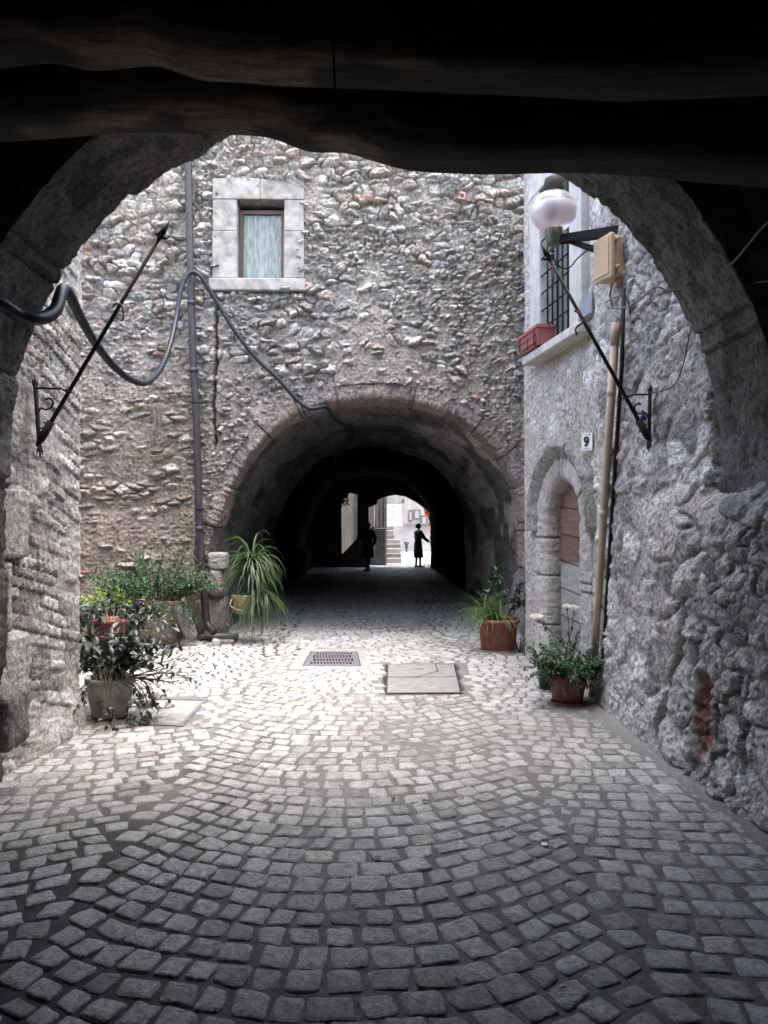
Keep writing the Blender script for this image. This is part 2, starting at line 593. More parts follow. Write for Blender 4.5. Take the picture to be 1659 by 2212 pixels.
def inside_quad(x, y, q, grow=0.0):
    c = sum((Vector((p.x, p.y)) for p in q), Vector((0, 0))) / 4
    ok = np.ones(x.shape, bool)
    for i in range(4):
        a = Vector((q[i].x, q[i].y)); b = Vector((q[(i + 1) % 4].x, q[(i + 1) % 4].y))
        a = c + (a - c) * (1 + grow); b = c + (b - c) * (1 + grow)
        ok &= ((b.x - a.x) * (y - a.y) - (b.y - a.y) * (x - a.x)) > 0
    return ok


ys = np.concatenate([np.arange(-3, 1.5, .2), np.arange(1.5, 12, .035), np.arange(12, 31, .12)])
xs = np.arange(-5.6, 2.8, .035)
XX, YY = np.meshgrid(xs, ys); x, y = XX.ravel(), YY.ravel()
dr = wall_x_right(np.minimum(y, 10.5)) - x
heap = .026 * sst(.26, .03, dr) * (y < 7.5) * (.6 + .8 * fbm(x * 4, y * 4, 3, 3))
wet = sst(.48, .62, fbm(x * .55 + 3, y * .35, 12, 3))
z = -.004 * np.exp(-((x + 1.0) / .5) ** 2) + .0080 + .006 * (fbm(x * 9, y * 9, 5, 3) - .5) + .007 * sst(.5, .75, fbm(x * .8 + 9, y * .7, 21, 3)) + heap
z = z - .10 * inside_quad(x, y, GRATE, .05) - .012 * inside_quad(x, y, SLAB, .04)
wet = np.maximum(wet * sst(.6, -.2, x), np.exp(-((x + 1.0) / .5) ** 2) * sst(.35, .5, fbm(x * 1.5, y * .8, 41, 3)) * sst(8.5, 6.5, y))
c = np.array([.15, .146, .14]) * (1 - .55 * wet[:, None]) * (.8 + .4 * fbm(x * 3, y * 3, 8, 3))[:, None]
c = c * (1 - .8 * inside_quad(x, y, SLAB, .04))[:, None]
c = c + heap[:, None] * np.array([3.2, 3.1, 3.0]) * .8
tag(link('paving_bed', np_mesh('paving_bed', np.stack([x, y, z], 1), grid_faces(len(xs), len(ys)), c), M_BED), kind='structure')

# cobbles laid in segmental arcs
CEN, PER, RAD = -.12, 2.2, 1.62


def arc_c(X):
    k = np.floor((X - CEN) / PER + .5)
    l = X - CEN - k * PER
    base = RAD - np.sqrt(np.maximum(RAD ** 2 - l ** 2, .01))
    amp = np.where(k == 0, 1.0, np.where(k == 1, .40, .9))
    edge = RAD - math.sqrt(RAD ** 2 - (PER / 2) ** 2)
    return edge + (base - edge) * amp


xf = np.linspace(-5.6, 2.9, 1700); yf = np.convolve(np.pad(arc_c(xf), 14, mode='edge'), np.ones(29) / 29, 'valid')
def arc_c(X): return np.interp(X, xf, yf)
sl = np.concatenate([[0], np.cumsum(np.hypot(np.diff(xf), np.diff(yf)))])
ROWD = .142
quads, tone = [], []
rg = np.random.RandomState(4)
for k in range(int(-3.5 / ROWD), int(30.8 / ROWD)):
    w = rg.uniform(.108, .172, 100)
    e = np.cumsum(w) + rg.uniform(-.1, 0)
    e = e[e < sl[-1] - .2]
    a, b = e[:-1], e[1:]
    j = rg.uniform(.007, .016, len(a))
    xa, xb = np.interp(a + j / 2, sl, xf), np.interp(b - j / 2, sl, xf)
    y0, y1 = k * ROWD, (k + 1) * ROWD
    sk = rg.uniform(-.012, .012, len(a))
    A_ = np.stack([xa, arc_c(xa) + y0], 1); B_ = np.stack([xb, arc_c(xb) + y0], 1)
    tg_ = B_ - A_; tg_ /= np.linalg.norm(tg_, axis=1)[:, None]
    up_ = np.stack([-tg_[:, 1] * .7, tg_[:, 0]], 1) * (ROWD * np.maximum(tg_[:, :1], .62)) + tg_ * sk[:, None]
    q = np.stack([A_, B_, B_ + up_, A_ + up_], 1)
    quads.append(q)
Q = np.concatenate(quads)
wx = (fbm(Q[..., 0] * 1.1, Q[..., 1] * 1.1, 81, 3) - .5) * .16; wy = (fbm(Q[..., 0] * 1.1 + 30, Q[..., 1] * 1.1, 82, 3) - .5) * .16
Q = Q + np.stack([wx, wy], -1)
cen = Q.mean(1, keepdims=True)
gap = rg.uniform(.88, .955, (len(Q), 1, 1))
Q = cen + (Q - cen) * gap + rg.uniform(-.011, .011, Q.shape)
cx, cy = cen[:, 0, 0], cen[:, 0, 1]
ok = (cx < wall_x_right(np.minimum(cy, 10.5)) + .10 - .12 * (cy > 10.5)) & (cy > -2.5) & (cy < 29.6)
ok &= ~((cy < 6.1) & (cx < -2.36)) & ~((cy > 10.65) & (cx < -2.2))
ok &= ~inside_quad(cx, cy, GRATE, .55) & ~inside_quad(cx, cy, SLAB, .12) & ~inside_quad(cx, cy, FRM, .15)
Q = Q[ok]; n = len(Q)
pts = []
for i in range(4):
    A, B = Q[:, i], Q[:, (i + 1) % 4]
    for t in (.10, .5, .90):
        p = A * (1 - t) + B * t
        pts.append(p)
ringp = np.stack(pts, 1)
cen = Q.mean(1, keepdims=True)
ringp = cen + (ringp - cen) * (1 + rg.uniform(-.07, .06, (n, 12, 1)))
hz = rg.uniform(.0125, .0165, (n, 1))
tilt = rg.uniform(-.035, .035, (n, 1, 2))
def zz(p, base): return base + ((p - cen) * tilt).sum(2)
lv = []
lv.append(np.concatenate([ringp, np.full((n, 12, 1), -.05)], 2))
m1 = cen + (ringp - cen) * .985
lv.append(np.concatenate([m1, zz(m1, hz - .007)[..., None]], 2))
m2 = cen + (ringp - cen) * .935
lv.append(np.concatenate([m2, zz(m2, hz + .000 + rg.uniform(-.003, .002, (n, 12)))[..., None]], 2))
m3 = cen + (ringp - cen) * .62
lv.append(np.concatenate([m3, zz(m3, hz + .0012 + rg.uniform(-.0025, .0025, (n, 12)))[..., None]], 2))
ce = np.concatenate([cen, (hz + .0015)[..., None]], 2)
V = np.concatenate(lv + [ce], 1)            # n,49,3
base = (np.arange(n) * 49)[:, None]
i = np.arange(12); i2 = (i + 1) % 12
fq = [np.stack([l * 12 + i, l * 12 + i2, (l + 1) * 12 + i2, (l + 1) * 12 + i], 1) for l in range(3)]
ev = np.arange(0, 12, 2)
fq.append(np.stack([36 + ev, 36 + (ev + 1) % 12, 36 + (ev + 2) % 12, np.full(6, 48)], 1))
fq = np.concatenate(fq)
Fc = (base[:, :, None] + fq[None]).reshape(-1, 4)
tn = rg.uniform(.78, 1.14, n) * (1 - .25 * (rg.rand(n) < .12))
cc = np.array([.37, .364, .356])[None] * tn[:, None]
warm = (rg.rand(n) < .03)[:, None]
cc = np.where(warm, cc * np.array([1.0, .96, .89]), cc)
ccv = np.repeat(cc, 49, 0)
vx, vy = V[..., 0].ravel(), V[..., 1].ravel()
ccv = ccv * (.72 + .56 * fbm(vx * 26, vy * 26, 2, 3))[:, None]
dark = sst(.5, .68, fbm(vx * .7 + 5, vy * .5, 31, 3))
ccv *= (1 - .22 * dark)[:, None]
edge = np.tile(np.concatenate([np.full(12, .9), np.full(12, 1.08), np.ones(25)]), n)
ccv *= edge[:, None]
tag(link('cobbled_street', np_mesh('cobbled_street', V.reshape(-1, 3), Fc, ccv), M_COB), kind='structure')

# drain, slab, manhole frame
def quad_plate(mb, q, z0, z1, mi=0):
    v = [(p.x, p.y, z0) for p in q] + [(p.x, p.y, z1) for p in q]
    mb.add(v, [(4, 5, 6, 7), (0, 1, 5, 4), (1, 2, 6, 5), (2, 3, 7, 6), (3, 0, 4, 7)], False, mi)


def lerpq(q, a, b):
    p0 = q[0].lerp(q[1], a); p1 = q[3].lerp(q[2], a)
    return p0.lerp(p1, b)


gc = sum(GRATE, Vector()) / 4
t = thing('drain_grate', 'dark iron drain grate with rows of slots set in pale concrete among the cobbles', 'drain grate', gc)
mb = MB()
og = [gc + (p - gc) * 1.48 for p in GRATE]
for i in range(4):
    a, b = og[i], og[(i + 1) % 4]; c2, d2 = GRATE[(i + 1) % 4], GRATE[i]
    quad_plate(mb, [a, b, gc + (c2 - gc) * 1.03, gc + (d2 - gc) * 1.03], -.02, .010)
mb.build('concrete_surround', M_CONC, t, noise=.003)
mb = MB()
NB, NR = 13, 4
for r in range(NR + 1):
    b0 = r / NR
    b0, b1 = (0, .10) if r == 0 else ((.9, 1) if r == NR else (b0 - .028, b0 + .028))
    quad_plate(mb, [lerpq(GRATE, 0, b0), lerpq(GRATE, 1, b0), lerpq(GRATE, 1, b1), lerpq(GRATE, 0, b1)], -.02, .012)
for r in range(NR):
    lo = .10 if r == 0 else r / NR + .028
    hi = .9 if r == NR - 1 else (r + 1) / NR - .028
    off = .035 * (r % 2)
    for k in range(NB + 1):
        a0, a1 = (0, .10 + off) if k == 0 else ((.86 + off, 1) if k == NB else (.10 + off + (k) * .76 / NB - .014, .10 + off + k * .76 / NB + .014))
        quad_plate(mb, [lerpq(GRATE, a0, lo), lerpq(GRATE, a1, lo), lerpq(GRATE, a1, hi), lerpq(GRATE, a0, hi)], -.02, .0115)
mb.build('slotted_plate', M_STEEL, t)
mb = MB(); quad_plate(mb, [gc + (p - gc) * 1.02 for p in GRATE], -.09, -.07); mb.build('sump', M_BLACK, t)

sc_ = sum(SLAB, Vector()) / 4
t = thing('inspection_cover', 'pale stone inspection cover in two long cracked slabs', 'cover', sc_)
for (b0, b1) in ((0, .49), (.52, 1)):
    mb = MB()
    if b0 == 0:
        quad_plate(mb, [lerpq(SLAB, .035, .02), lerpq(SLAB, .965, .02), lerpq(SLAB, .965, .495), lerpq(SLAB, .035, .495)], -.03, .014)
    else:
        qa = [lerpq(SLAB, .035, .52), lerpq(SLAB, .42, .52), lerpq(SLAB, .72, .72), lerpq(SLAB, .70, .985), lerpq(SLAB, .035, .985)]
        v = [(p.x, p.y, -.03) for p in qa] + [(p.x, p.y, .014) for p in qa]
        mb.add(v, [(5, 6, 7, 8, 9)] + [(i, (i + 1) % 5, (i + 1) % 5 + 5, i + 5) for i in range(5)])
        qb = [lerpq(SLAB, .44, .52), lerpq(SLAB, .965, .52), lerpq(SLAB, .965, .985), lerpq(SLAB, .715, .985), lerpq(SLAB, .735, .71)]
        v = [(p.x, p.y, -.03) for p in qb] + [(p.x, p.y, .0125) for p in qb]
        mb.add(v, [(5, 6, 7, 8, 9)] + [(i, (i + 1) % 5, (i + 1) % 5 + 5, i + 5) for i in range(5)])
    mb.build('slab', M_SLAB, t)
mb = MB()
p = lerpq(SLAB, .47, .80)
mb.box((p.x - .05, p.y - .012, .0132), (p.x + .05, p.y + .012, .0152)); mb.build('lifting_slot', M_BLACK, t)

fc = sum(FRM, Vector()) / 4
t = thing('manhole_frame', 'metal edged manhole cover under the sprawling dark plant', 'manhole cover', fc)
mb = MB()
for i in range(4):
    a, b = FRM[i], FRM[(i + 1) % 4]; k = .86
    quad_plate(mb, [a, b, fc + (b - fc) * k, fc + (a - fc) * k], -.02, .014)
mb.build('frame', M_STEEL, t)
mb = MB(); quad_plate(mb, [fc + (p - fc) * .84 for p in FRM], -.02, .009); mb.build('infill', M_CONC, t)

# ---- house front with the tunnel -----------------------------------
def bx(px): return P(px, 1135, YB).x
def bz(py): return P(800, py, YB).z


TUN = [(472, 1390), (470, 1300), (456, 1250), (447, 1194), (455, 1150), (480, 1084), (505, 1030), (532, 988), (565, 945), (600, 911), (640, 888), (686, 871), (730, 860), (772, 855), (820, 853),
       (870, 857), (926, 868), (966, 883), (1003, 902), (1036, 925), (1065, 954), (1090, 985), (1108, 1012), (1124, 1045), (1137, 1084), (1143, 1150), (1143, 1250), (1141, 1390)]
TUNP = [(bx(a), max(0.0, bz(b))) for a, b in TUN]
TUNP[0] = (TUNP[0][0], 0.0); TUNP[-1] = (TUNP[-1][0], 0.0)
tp = cr_spline([(a, b, 0) for a, b in TUNP], 6)
TUNP = [(v.x, v.y) for v in tp]


def dist_to(prof, u, z):
    """signed distance to an arch profile, negative inside the opening"""
    pr, s = resamp(prof, .03)
    d = np.full(u.shape, 99.0)
    for i in range(len(pr)):
        d = np.minimum(d, (u - pr[i, 0]) ** 2 + (z - pr[i, 1]) ** 2)
    d = np.sqrt(d)
    zt = np.interp(u, pr[:, 0][np.argsort(pr[:, 0])], pr[:, 1][np.argsort(pr[:, 0])], left=-1, right=-1)
    return np.where(z < zt, -d, d)


house = thing('stone_house', 'rubble stone house front pierced by a wide arched tunnel', 'house', (0, YB, 0))
WU0, WU1, WZ0, WZ1 = bx(459), bx(657), bz(634), bz(393)   # window surround
X0B = -5.4
CRX = bx(465)


def rub_back(s, z):
    x = s + X0B
    n = len(x)
    big, bb, rb, tb = stones(x, z, .19, .125, 11, .5, .24)
    sm, bs, rs, ts_ = stones(x + 7, z, .095, .066, 61, .5, .26)
    lo, bl, rl, tl = stones(x, z, .24, .095, 91, .30)          # flatter courses low on the left
    mixn = sst(.44, .56, fbm(x * 1.1, z * 1.3, 77, 3) + .12 * (z - 4.5) / 2.5)
    left = sst(CRX + .1, CRX - .5, x) * sst(3.9, 2.9, z)
    h = sm * .75 * (1 - mixn) + big * mixn
    body = bs * (1 - mixn) + bb * mixn
    r = np.where(mixn > .5, rb, rs)
    h = h * (1 - left) + lo * .9 * left
    body = body * (1 - left) + bl * left
    r = np.where(left > .5, rl, r)
    rough = ridge(x * 15, z * 17, 5, 4) - .55
    fine = fbm(x * 46, z * 50, 9, 2) - .5
    h = .150 * h + .085 * rough * (.45 + .55 * body) + .030 * fine - .02
    # mortar that fills the wall: much low down, patches elsewhere
    pl = .020 + .030 * fbm(x * 1.5, z * 1.5, 55, 3) + .05 * sst(1.95, 1.55, z + .25 * (fbm(x * 2, z * 2, 14, 3) - .5)) * sst(CRX + .3, CRX - .1, x)
    pl = pl + .045 * sst(.50, .64, fbm(x * .9 + 20, z * .8, 15, 3)) - .035 * sst(3.8, 5.2, z)
    pl2 = pl + .034 * (ridge(x * 16, z * 18, 33, 4) - .5) + .018 * fine
    k = sst(-.008, .012, pl2 - h)
    H = np.maximum(h, pl2)
    var = .72 + .56 * fbm(x * 5, z * 5, 66, 4)
    c = stone_col(body, r, (.13, .105, .09), var)
    mc = np.array([.27, .238, .213])[None] * (.75 + .5 * fbm(x * 7, z * 7, 44, 4))[:, None]
    tan = sst(2.2, 1.4, z) * sst(CRX + .1, CRX - .2, x)
    mc = mc * (1 - tan[:, None]) + np.array([.31, .27, .23]) * (.7 + .6 * fbm(x * 6, z * 6, 23, 4))[:, None] * tan[:, None]
    c = c * (1 - k[:, None]) + mc * k[:, None]
    brown = left[:, None] * .55
    c = c * (1 - brown) + c * np.array([.94, .86, .80]) * brown
    moss = sst(.5, .62, fbm(x * 3, z * 1.1, 71, 3)) * np.exp(-((x - (CRX - .25)) / .28) ** 2) * sst(4.0, 3.0, z)
    red = (r > .9965)[:, None] * body[:, None]
    c = c * (1 - red) + c * np.array([1.08, .76, .66]) * red
    c = c * (1 - .55 * moss[:, None]) + np.array([.14, .16, .08]) * .55 * moss[:, None]
    # open joint down the wall beside the pipe
    cr = np.exp(-((x - CRX - .02 * (fbm(z * 5, z * 0, 3, 3) - .5) * 4) / .022) ** 2) * sst(2.4, 2.7, z) * sst(4.75, 4.5, z)
    H = H - .10 * cr
    c = c * (1 - .7 * cr[:, None])
    return H, (.85 * c + .15 * c.mean(1, keepdims=True)) * np.array([1.12, 1.08, 1.01])


def keep_back(s, z):
    x = s + X0B
    d = dist_to(TUNP, x, z)
    k = d > .16
    win = (x > WU0 + .10) & (x < WU1 - .10) & (z > WZ0 + .06) & (z < WZ1 - .10)
    return k & ~win


uB = np.concatenate([np.arange(0, .8, .05), np.arange(.8, 8.2, .0125)])
zB = np.concatenate([np.arange(-.05, 7.2, .0125), np.arange(7.2, 8.0, .15)])
sheet('wall', [(X0B, YB), (2.9, YB)], uB, zB, rub_back, M_RUB, house, keep_back, flip=True)
mb = MB(); mb.box((-7, YB + .35, 0), (-2.75, 28.3, 4.6)); mb.box((-2.7, 11.9, 4.0), (2.95, 28.3, 4.6)); mb.box((-2.7, YB + .55, 6.2), (2.95, 11.8, 7.9)); mb.box((3.0, 12.2, 0), (7, 28.3, 4.6)); mb.box((2.6, YB + .3, 0), (7, 12, 5.6))
mb.build('wall_core', M_PLAST, house)  # unseen solid blocks, added round the tunnel to stop light leaking in


def blocks(s, L, seed, groove=.012, gw=.014):
    """dressed stone blocks along s: id and joint depth"""
    k = np.floor(s / L + .35 * (hsh(np.floor(s / L), 0 * s, seed) - .5))
    edges = np.abs(fr(s / L + .35 * (hsh(np.floor(s / L), 0 * s, seed) - .5)) * L)
    e = np.minimum(edges, L - edges)
    return k, -groove * np.exp(-(e / gw) ** 2) * 2


def h_tunring(s, q, t, d):
    k, j = blocks(s, .52, 3, .012, .012)
    r = hsh(k, k * 0, 9); r2 = hsh(k, k * 0, 19)
    outer = sst(.34, .46, t + .10 * (r - .5) + .05 * (fbm(s * 4, q * 4, 3, 2) - .5))
    h = .030 + .030 * r + j + .060 * (ridge(s * 14, q * 14, 7, 5) - .55) + .024 * (fbm(s * 50, q * 50, 4, 2) - .5) - .14 * outer
    h = h - .018 * sst(.45, .8, fbm(s * 3, q * 3, 50, 3)) - .03 * np.exp(-(q - .60) ** 2 / .03 ** 2) * fbm(s * 6, s * 0, 8, 3)
    low = sst(.34, .24, np.abs(t)) * 0
    c = np.array([.30, .265, .24])[None] * (.78 + .35 * r2 + .6 * (fbm(s * 6, q * 6, 5, 4) - .5))[:, None]
    pk = (r > .6)[:, None] * .5
    c = c * (1 - pk) + c * np.array([1.05, .93, .86]) * pk
    c = c * (1 + j / .03)[:, None].clip(.4, 1)
    return h, c


ring('arch_surround', (0, YB, 0), (1, 0, 0), (0, -1, 0), TUNP, [(.52, 0), (0, 0), (0, .55)], .013, .013, h_tunring, M_DRESS, house)

# the small window
for nm, (a0, b0, a1, b1) in (('lintel', (459, 438, 657, 393)), ('jamb', (459, 606, 512, 438)), ('jamb', (613, 606, 657, 438)), ('window_sill', (452, 634, 660, 608))):
    x0, x1, z0, z1 = bx(a0), bx(a1), bz(b0), bz(b1)
    mb = MB()
    pr = .125 if nm == 'window_sill' else .088
    if nm == 'jamb':
        zm = z0 + (z1 - z0) * .60
        mb.box((x0, YB - pr, z0 + .002), (x1, YB + .24, zm - .003), bev=.008); mb.box((x0 + .005, YB - pr + .006, zm + .003), (x1 - .004, YB + .24, z1 - .002), bev=.008)
    elif nm == 'lintel':
        xm = x0 + (x1 - x0) * .52
        mb.box((x0, YB - pr, z0), (xm - .001, YB + .24, z1), bev=.01); mb.box((xm + .001, YB - pr + .004, z0 + .003), (x1, YB + .24, z1 - .006), bev=.01)
    else:
        mb.box((x0, YB - pr, z0), (x1, YB + .26, z1), bev=.012)
    mb.build(nm, M_TRAV, house, noise=.006)
wf = MB()
x0, x1, z0, z1 = bx(512), bx(613), bz(606), bz(438)
zt = z1 - .075; fw = .055
for (a, b, c2, d2) in ((x0, x0 + fw, z0, zt), (x1 - fw, x1, z0, zt), (x0 + fw, x1 - fw, zt - fw, zt), (x0 + fw, x1 - fw, z0, z0 + .04)):
    wf.box((a, YB + .10, c2), (b, YB + .16, d2), bev=.004)
win = wf.build('window', M_FRAME, house)
mb = MB(); mb.box((x0 + fw - .01, YB + .135, z0 + .03), (x1 - fw + .01, YB + .141, zt - fw + .01), bev=.001)
m, nt, b = new_mat('window glass'); b.inputs['Base Color'].default_value = (.9, .95, .95, 1); b.inputs['Transmission Weight'].default_value = .92; b.inputs['Roughness'].default_value = .03; b.inputs['IOR'].default_value = 1.25
M_GLASS = m
mb.build('pane', M_GLASS, win)
m, nt, b = new_mat('lace curtain')
tc = nd(nt, 'ShaderNodeTexCoord'); no = nd(nt, 'ShaderNodeTexNoise'); no.inputs['Scale'].default_value = 26; no.inputs['Detail'].default_value = 5
nt.links.new(tc.outputs['Object'], no.inputs['Vector'])
cr = nd(nt, 'ShaderNodeValToRGB'); mpz = nd(nt, 'ShaderNodeMapping'); mpz.inputs['Scale'].default_value = (1, 1, .22); nt.links.new(tc.outputs['Object'], mpz.inputs[0]); nt.links.new(mpz.outputs[0], no.inputs['Vector'])
cr.color_ramp.elements[0].color = (.16, .155, .12, 1); cr.color_ramp.elements[1].color = (.36, .35, .27, 1)
cr.color_ramp.elements[0].position = .42; cr.color_ramp.elements[1].position = .58
nt.links.new(no.outputs['Fac'], cr.inputs[0]); nt.links.new(cr.outputs[0], b.inputs['Base Color']); b.inputs['Roughness'].default_value = .9
M_LACE = m
cu = np.linspace(x0 + .03, x1 - .03, 60); cv = np.linspace(z0 + .02, zt - .02, 40)
A, B2 = np.meshgrid(cu, cv)
yy = YB + .185 + .012 * np.sin(A.ravel() * 70 + np.sin(B2.ravel() * 3)) + .004 * np.sin(A.ravel() * 190)
link('curtain', np_mesh('curtain', np.stack([A.ravel(), yy, B2.ravel()], 1), grid_faces(60, 40)), M_LACE, house)
mb = MB(); mb.box((x0 - .1, YB + .26, z0 - .1), (x1 + .1, YB + .30, z1 + .1)); mb.build('dark_room', M_BLACK, house)

# pale quoin stones at the foot of the tunnel's left jamb and the wheel guard stone
def rock(name, c, r, mat, parent=None, seed=1, sub=4, amp=.22, sq=.0):
    bm = bmesh.new(); bmesh.ops.create_icosphere(bm, subdivisions=sub, radius=1)
    p = np.array([v.co[:] for v in bm.verts])
    if sq:
        p = p / (np.abs(p) ** (2 + sq * 6)).sum(1)[:, None] ** (1 / (2 + sq * 6))
    nz = fbm3(p * 1.3 + seed * 3.1, 4) - .5; n2 = fbm3(p * 6 + seed, 3) - .5
    p = p * (1 + amp * 2 * nz + amp * .5 * n2)[:, None] * np.array(r) + np.array(c)
    f = [[v.index for v in fa.verts] for fa in bm.faces]; bm.free()
    col = np.array([.29, .27, .25])[None] * (.75 + .5 * fbm3(p * 9, 4))[:, None]
    return link(name, np_mesh(name, p, f, col), mat, parent)


rock('quoin_stone', P(472, 1212, YB - .02), (.13, .16, .12), M_DRESS, house, 3, 5, .13, .6)
rock('quoin_stone', P(467, 1256, YB - .02), (.11, .16, .18), M_DRESS, house, 5, 5, .13, .6)
rock('footing_stone', P(452, 1335, YB + .06), (.22, .2, .30), M_RUB, house, 9, 4, .25, .3)

# ---- the tunnel ------------------------------------------------------
tun = thing('vaulted_tunnel', 'long dark vaulted tunnel under the house leading to a bright street', 'tunnel', (0, YB + .5, 0))


def h_vault(s, q, t, d):
    h = .06 * (fbm(s * 1.6, d * 1.3, 7, 4) - .5) * 2 + .05 * (ridge(s * 7, d * 7, 17, 4) - .5)
    pe = sst(.52, .60, fbm(s * 1.8 + 3, d * 1.0, 27, 4))
    h = h - .02 * pe
    c = np.array([.25, .235, .22])[None] * (.75 + .5 * fbm(s * 4, d * 4, 37, 4))[:, None]
    c = c * (1 - .45 * pe[:, None])
    st = sst(.5, .65, fbm(s * 9, d * .8, 47, 3)) * .25
    # the right side up to the bend is newer, paler plaster
    pt = sst(.56, .60, s / s.max()) * sst(7.42, 7.38, d) * (1 - .5 * pe)
    c = c * (1 + 1.2 * pt[:, None])
    return h, c * (1 - st[:, None])


def inset(prof, k):
    pr, s = resamp(prof, .03)
    tg = np.gradient(pr, axis=0); tg = smooth1(tg, 6); tg /= np.linalg.norm(tg, axis=1)[:, None]
    q = pr - np.stack([-tg[:, 1], tg[:, 0]], 1) * k
    q[:, 1] = np.maximum(q[:, 1], -.02)
    return [tuple(v) for v in q]


V1 = inset(TUNP, -.03)
Y18 = 18.0
ring('vault', (0, YB, 0), (1, 0, 0), (0, -1, 0), V1, [(0, .5), (0, Y18 - YB)], .035, .035, h_vault, M_PLAST, tun)
V2 = V1
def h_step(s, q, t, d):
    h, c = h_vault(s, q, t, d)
    return h, c * .15  # same lining, colour cut right down to paint in the rear half's shade
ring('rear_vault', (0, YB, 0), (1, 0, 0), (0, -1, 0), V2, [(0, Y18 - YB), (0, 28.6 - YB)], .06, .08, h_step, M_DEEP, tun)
# end wall with its two openings
YE = 28.4
def ex(px): return P(px, 1135, YE).x
def ez(py): return P(800, py, YE).z
H1 = [(ex(a), ez(b)) for a, b in ((796, 1236), (796, 1096), (806, 1093), (815, 1088), (816, 1080), (835, 1072), (853, 1068), (877, 1072), (901, 1085), (917, 1097), (929, 1109), (937, 1123), (939, 1147), (939, 1236))]
H2 = [(ex(a), ez(b)) for a, b in ((738, 1198), (737, 1090), (745, 1072), (756, 1064), (772, 1068), (772, 1163))]
H1[0] = (H1[0][0], 0); H1[-1] = (H1[-1][0], 0)


def plate(mb, outer, holes, y0, y1, mi=0):
    loops = [outer] + holes
    flat = [p for l in loops for p in l]
    tris = tessellate_polygon([[Vector((a, b, 0)) for a, b in l] for l in loops])
    n = len(flat)
    v = [(a, y0, b) for a, b in flat] + [(a, y1, b) for a, b in flat]
    f = [tuple(t) for t in tris] + [tuple(i + n for i in t[::-1]) for t in tris]
    o = 0
    for l in loops:
        for i in range(len(l)):
            j = (i + 1) % len(l)
            f.append((o + i, o + j, o + j + n, o + i + n))
        o += len(l)
    mb.add(v, f, False, mi)


mb = MB(); plate(mb, [(-4, 0), (-4, 5), (5, 5), (5, 0), H1[-1], H1[0]][:4] , [H2] , YE, YE + .45) if False else None
outer = [(-4, -.02), H1[0], *H1[1:-1], H1[-1], (5, -.02), (5, 6), (-4, 6)]
plate(mb, outer, [H2], YE, YE + .45)
M_ENDW = mat_plain('dark tunnel stone', (.10, .095, .09), .9, .3, 6, 0, .2, .6, .02)
mb.build('end_wall', M_ENDW, tun)
# ---- right hand wall --------------------------------------------------
side = thing('side_house', 'grey rubble side house wall with an arched door and a barred window', 'house', (2.1, 8, 0))
LBOX = None
DWID = (Vector(RW[3]) - Vector(RW[2])).length
# window opening in the door-wall frame
wu0, wu1 = on_door(1183, 560)[0], on_door(1250, 560)[0]
wz0 = on_door(1225, 735)[1]; wz1 = wz0 + 1.75
wo0, wo1 = on_door(1162, 560)[0], on_door(1276, 560)[0]
# door profile: outer edge of the inner flat surround
d_in0, d_in1 = on_door(1188, 1200)[0], on_door(1271, 1200)[0]
d_top = on_door(1225, 1024)[1]
d_sp = on_door(1225, 1128)[1]
dc = (d_in0 + d_in1) / 2; dw = (d_in1 - d_in0) / 2
DPROF = [(d_in0, 0.0), (d_in0, d_sp * .5)]
for k in range(0, 25):
    a = math.pi * (1 - k / 24)
    DPROF.append((dc + dw * math.cos(a), d_sp + (d_top - d_sp) * (abs(math.sin(a)) ** .92)))
DPROF += [(d_in1, d_sp * .5), (d_in1, 0.0)]


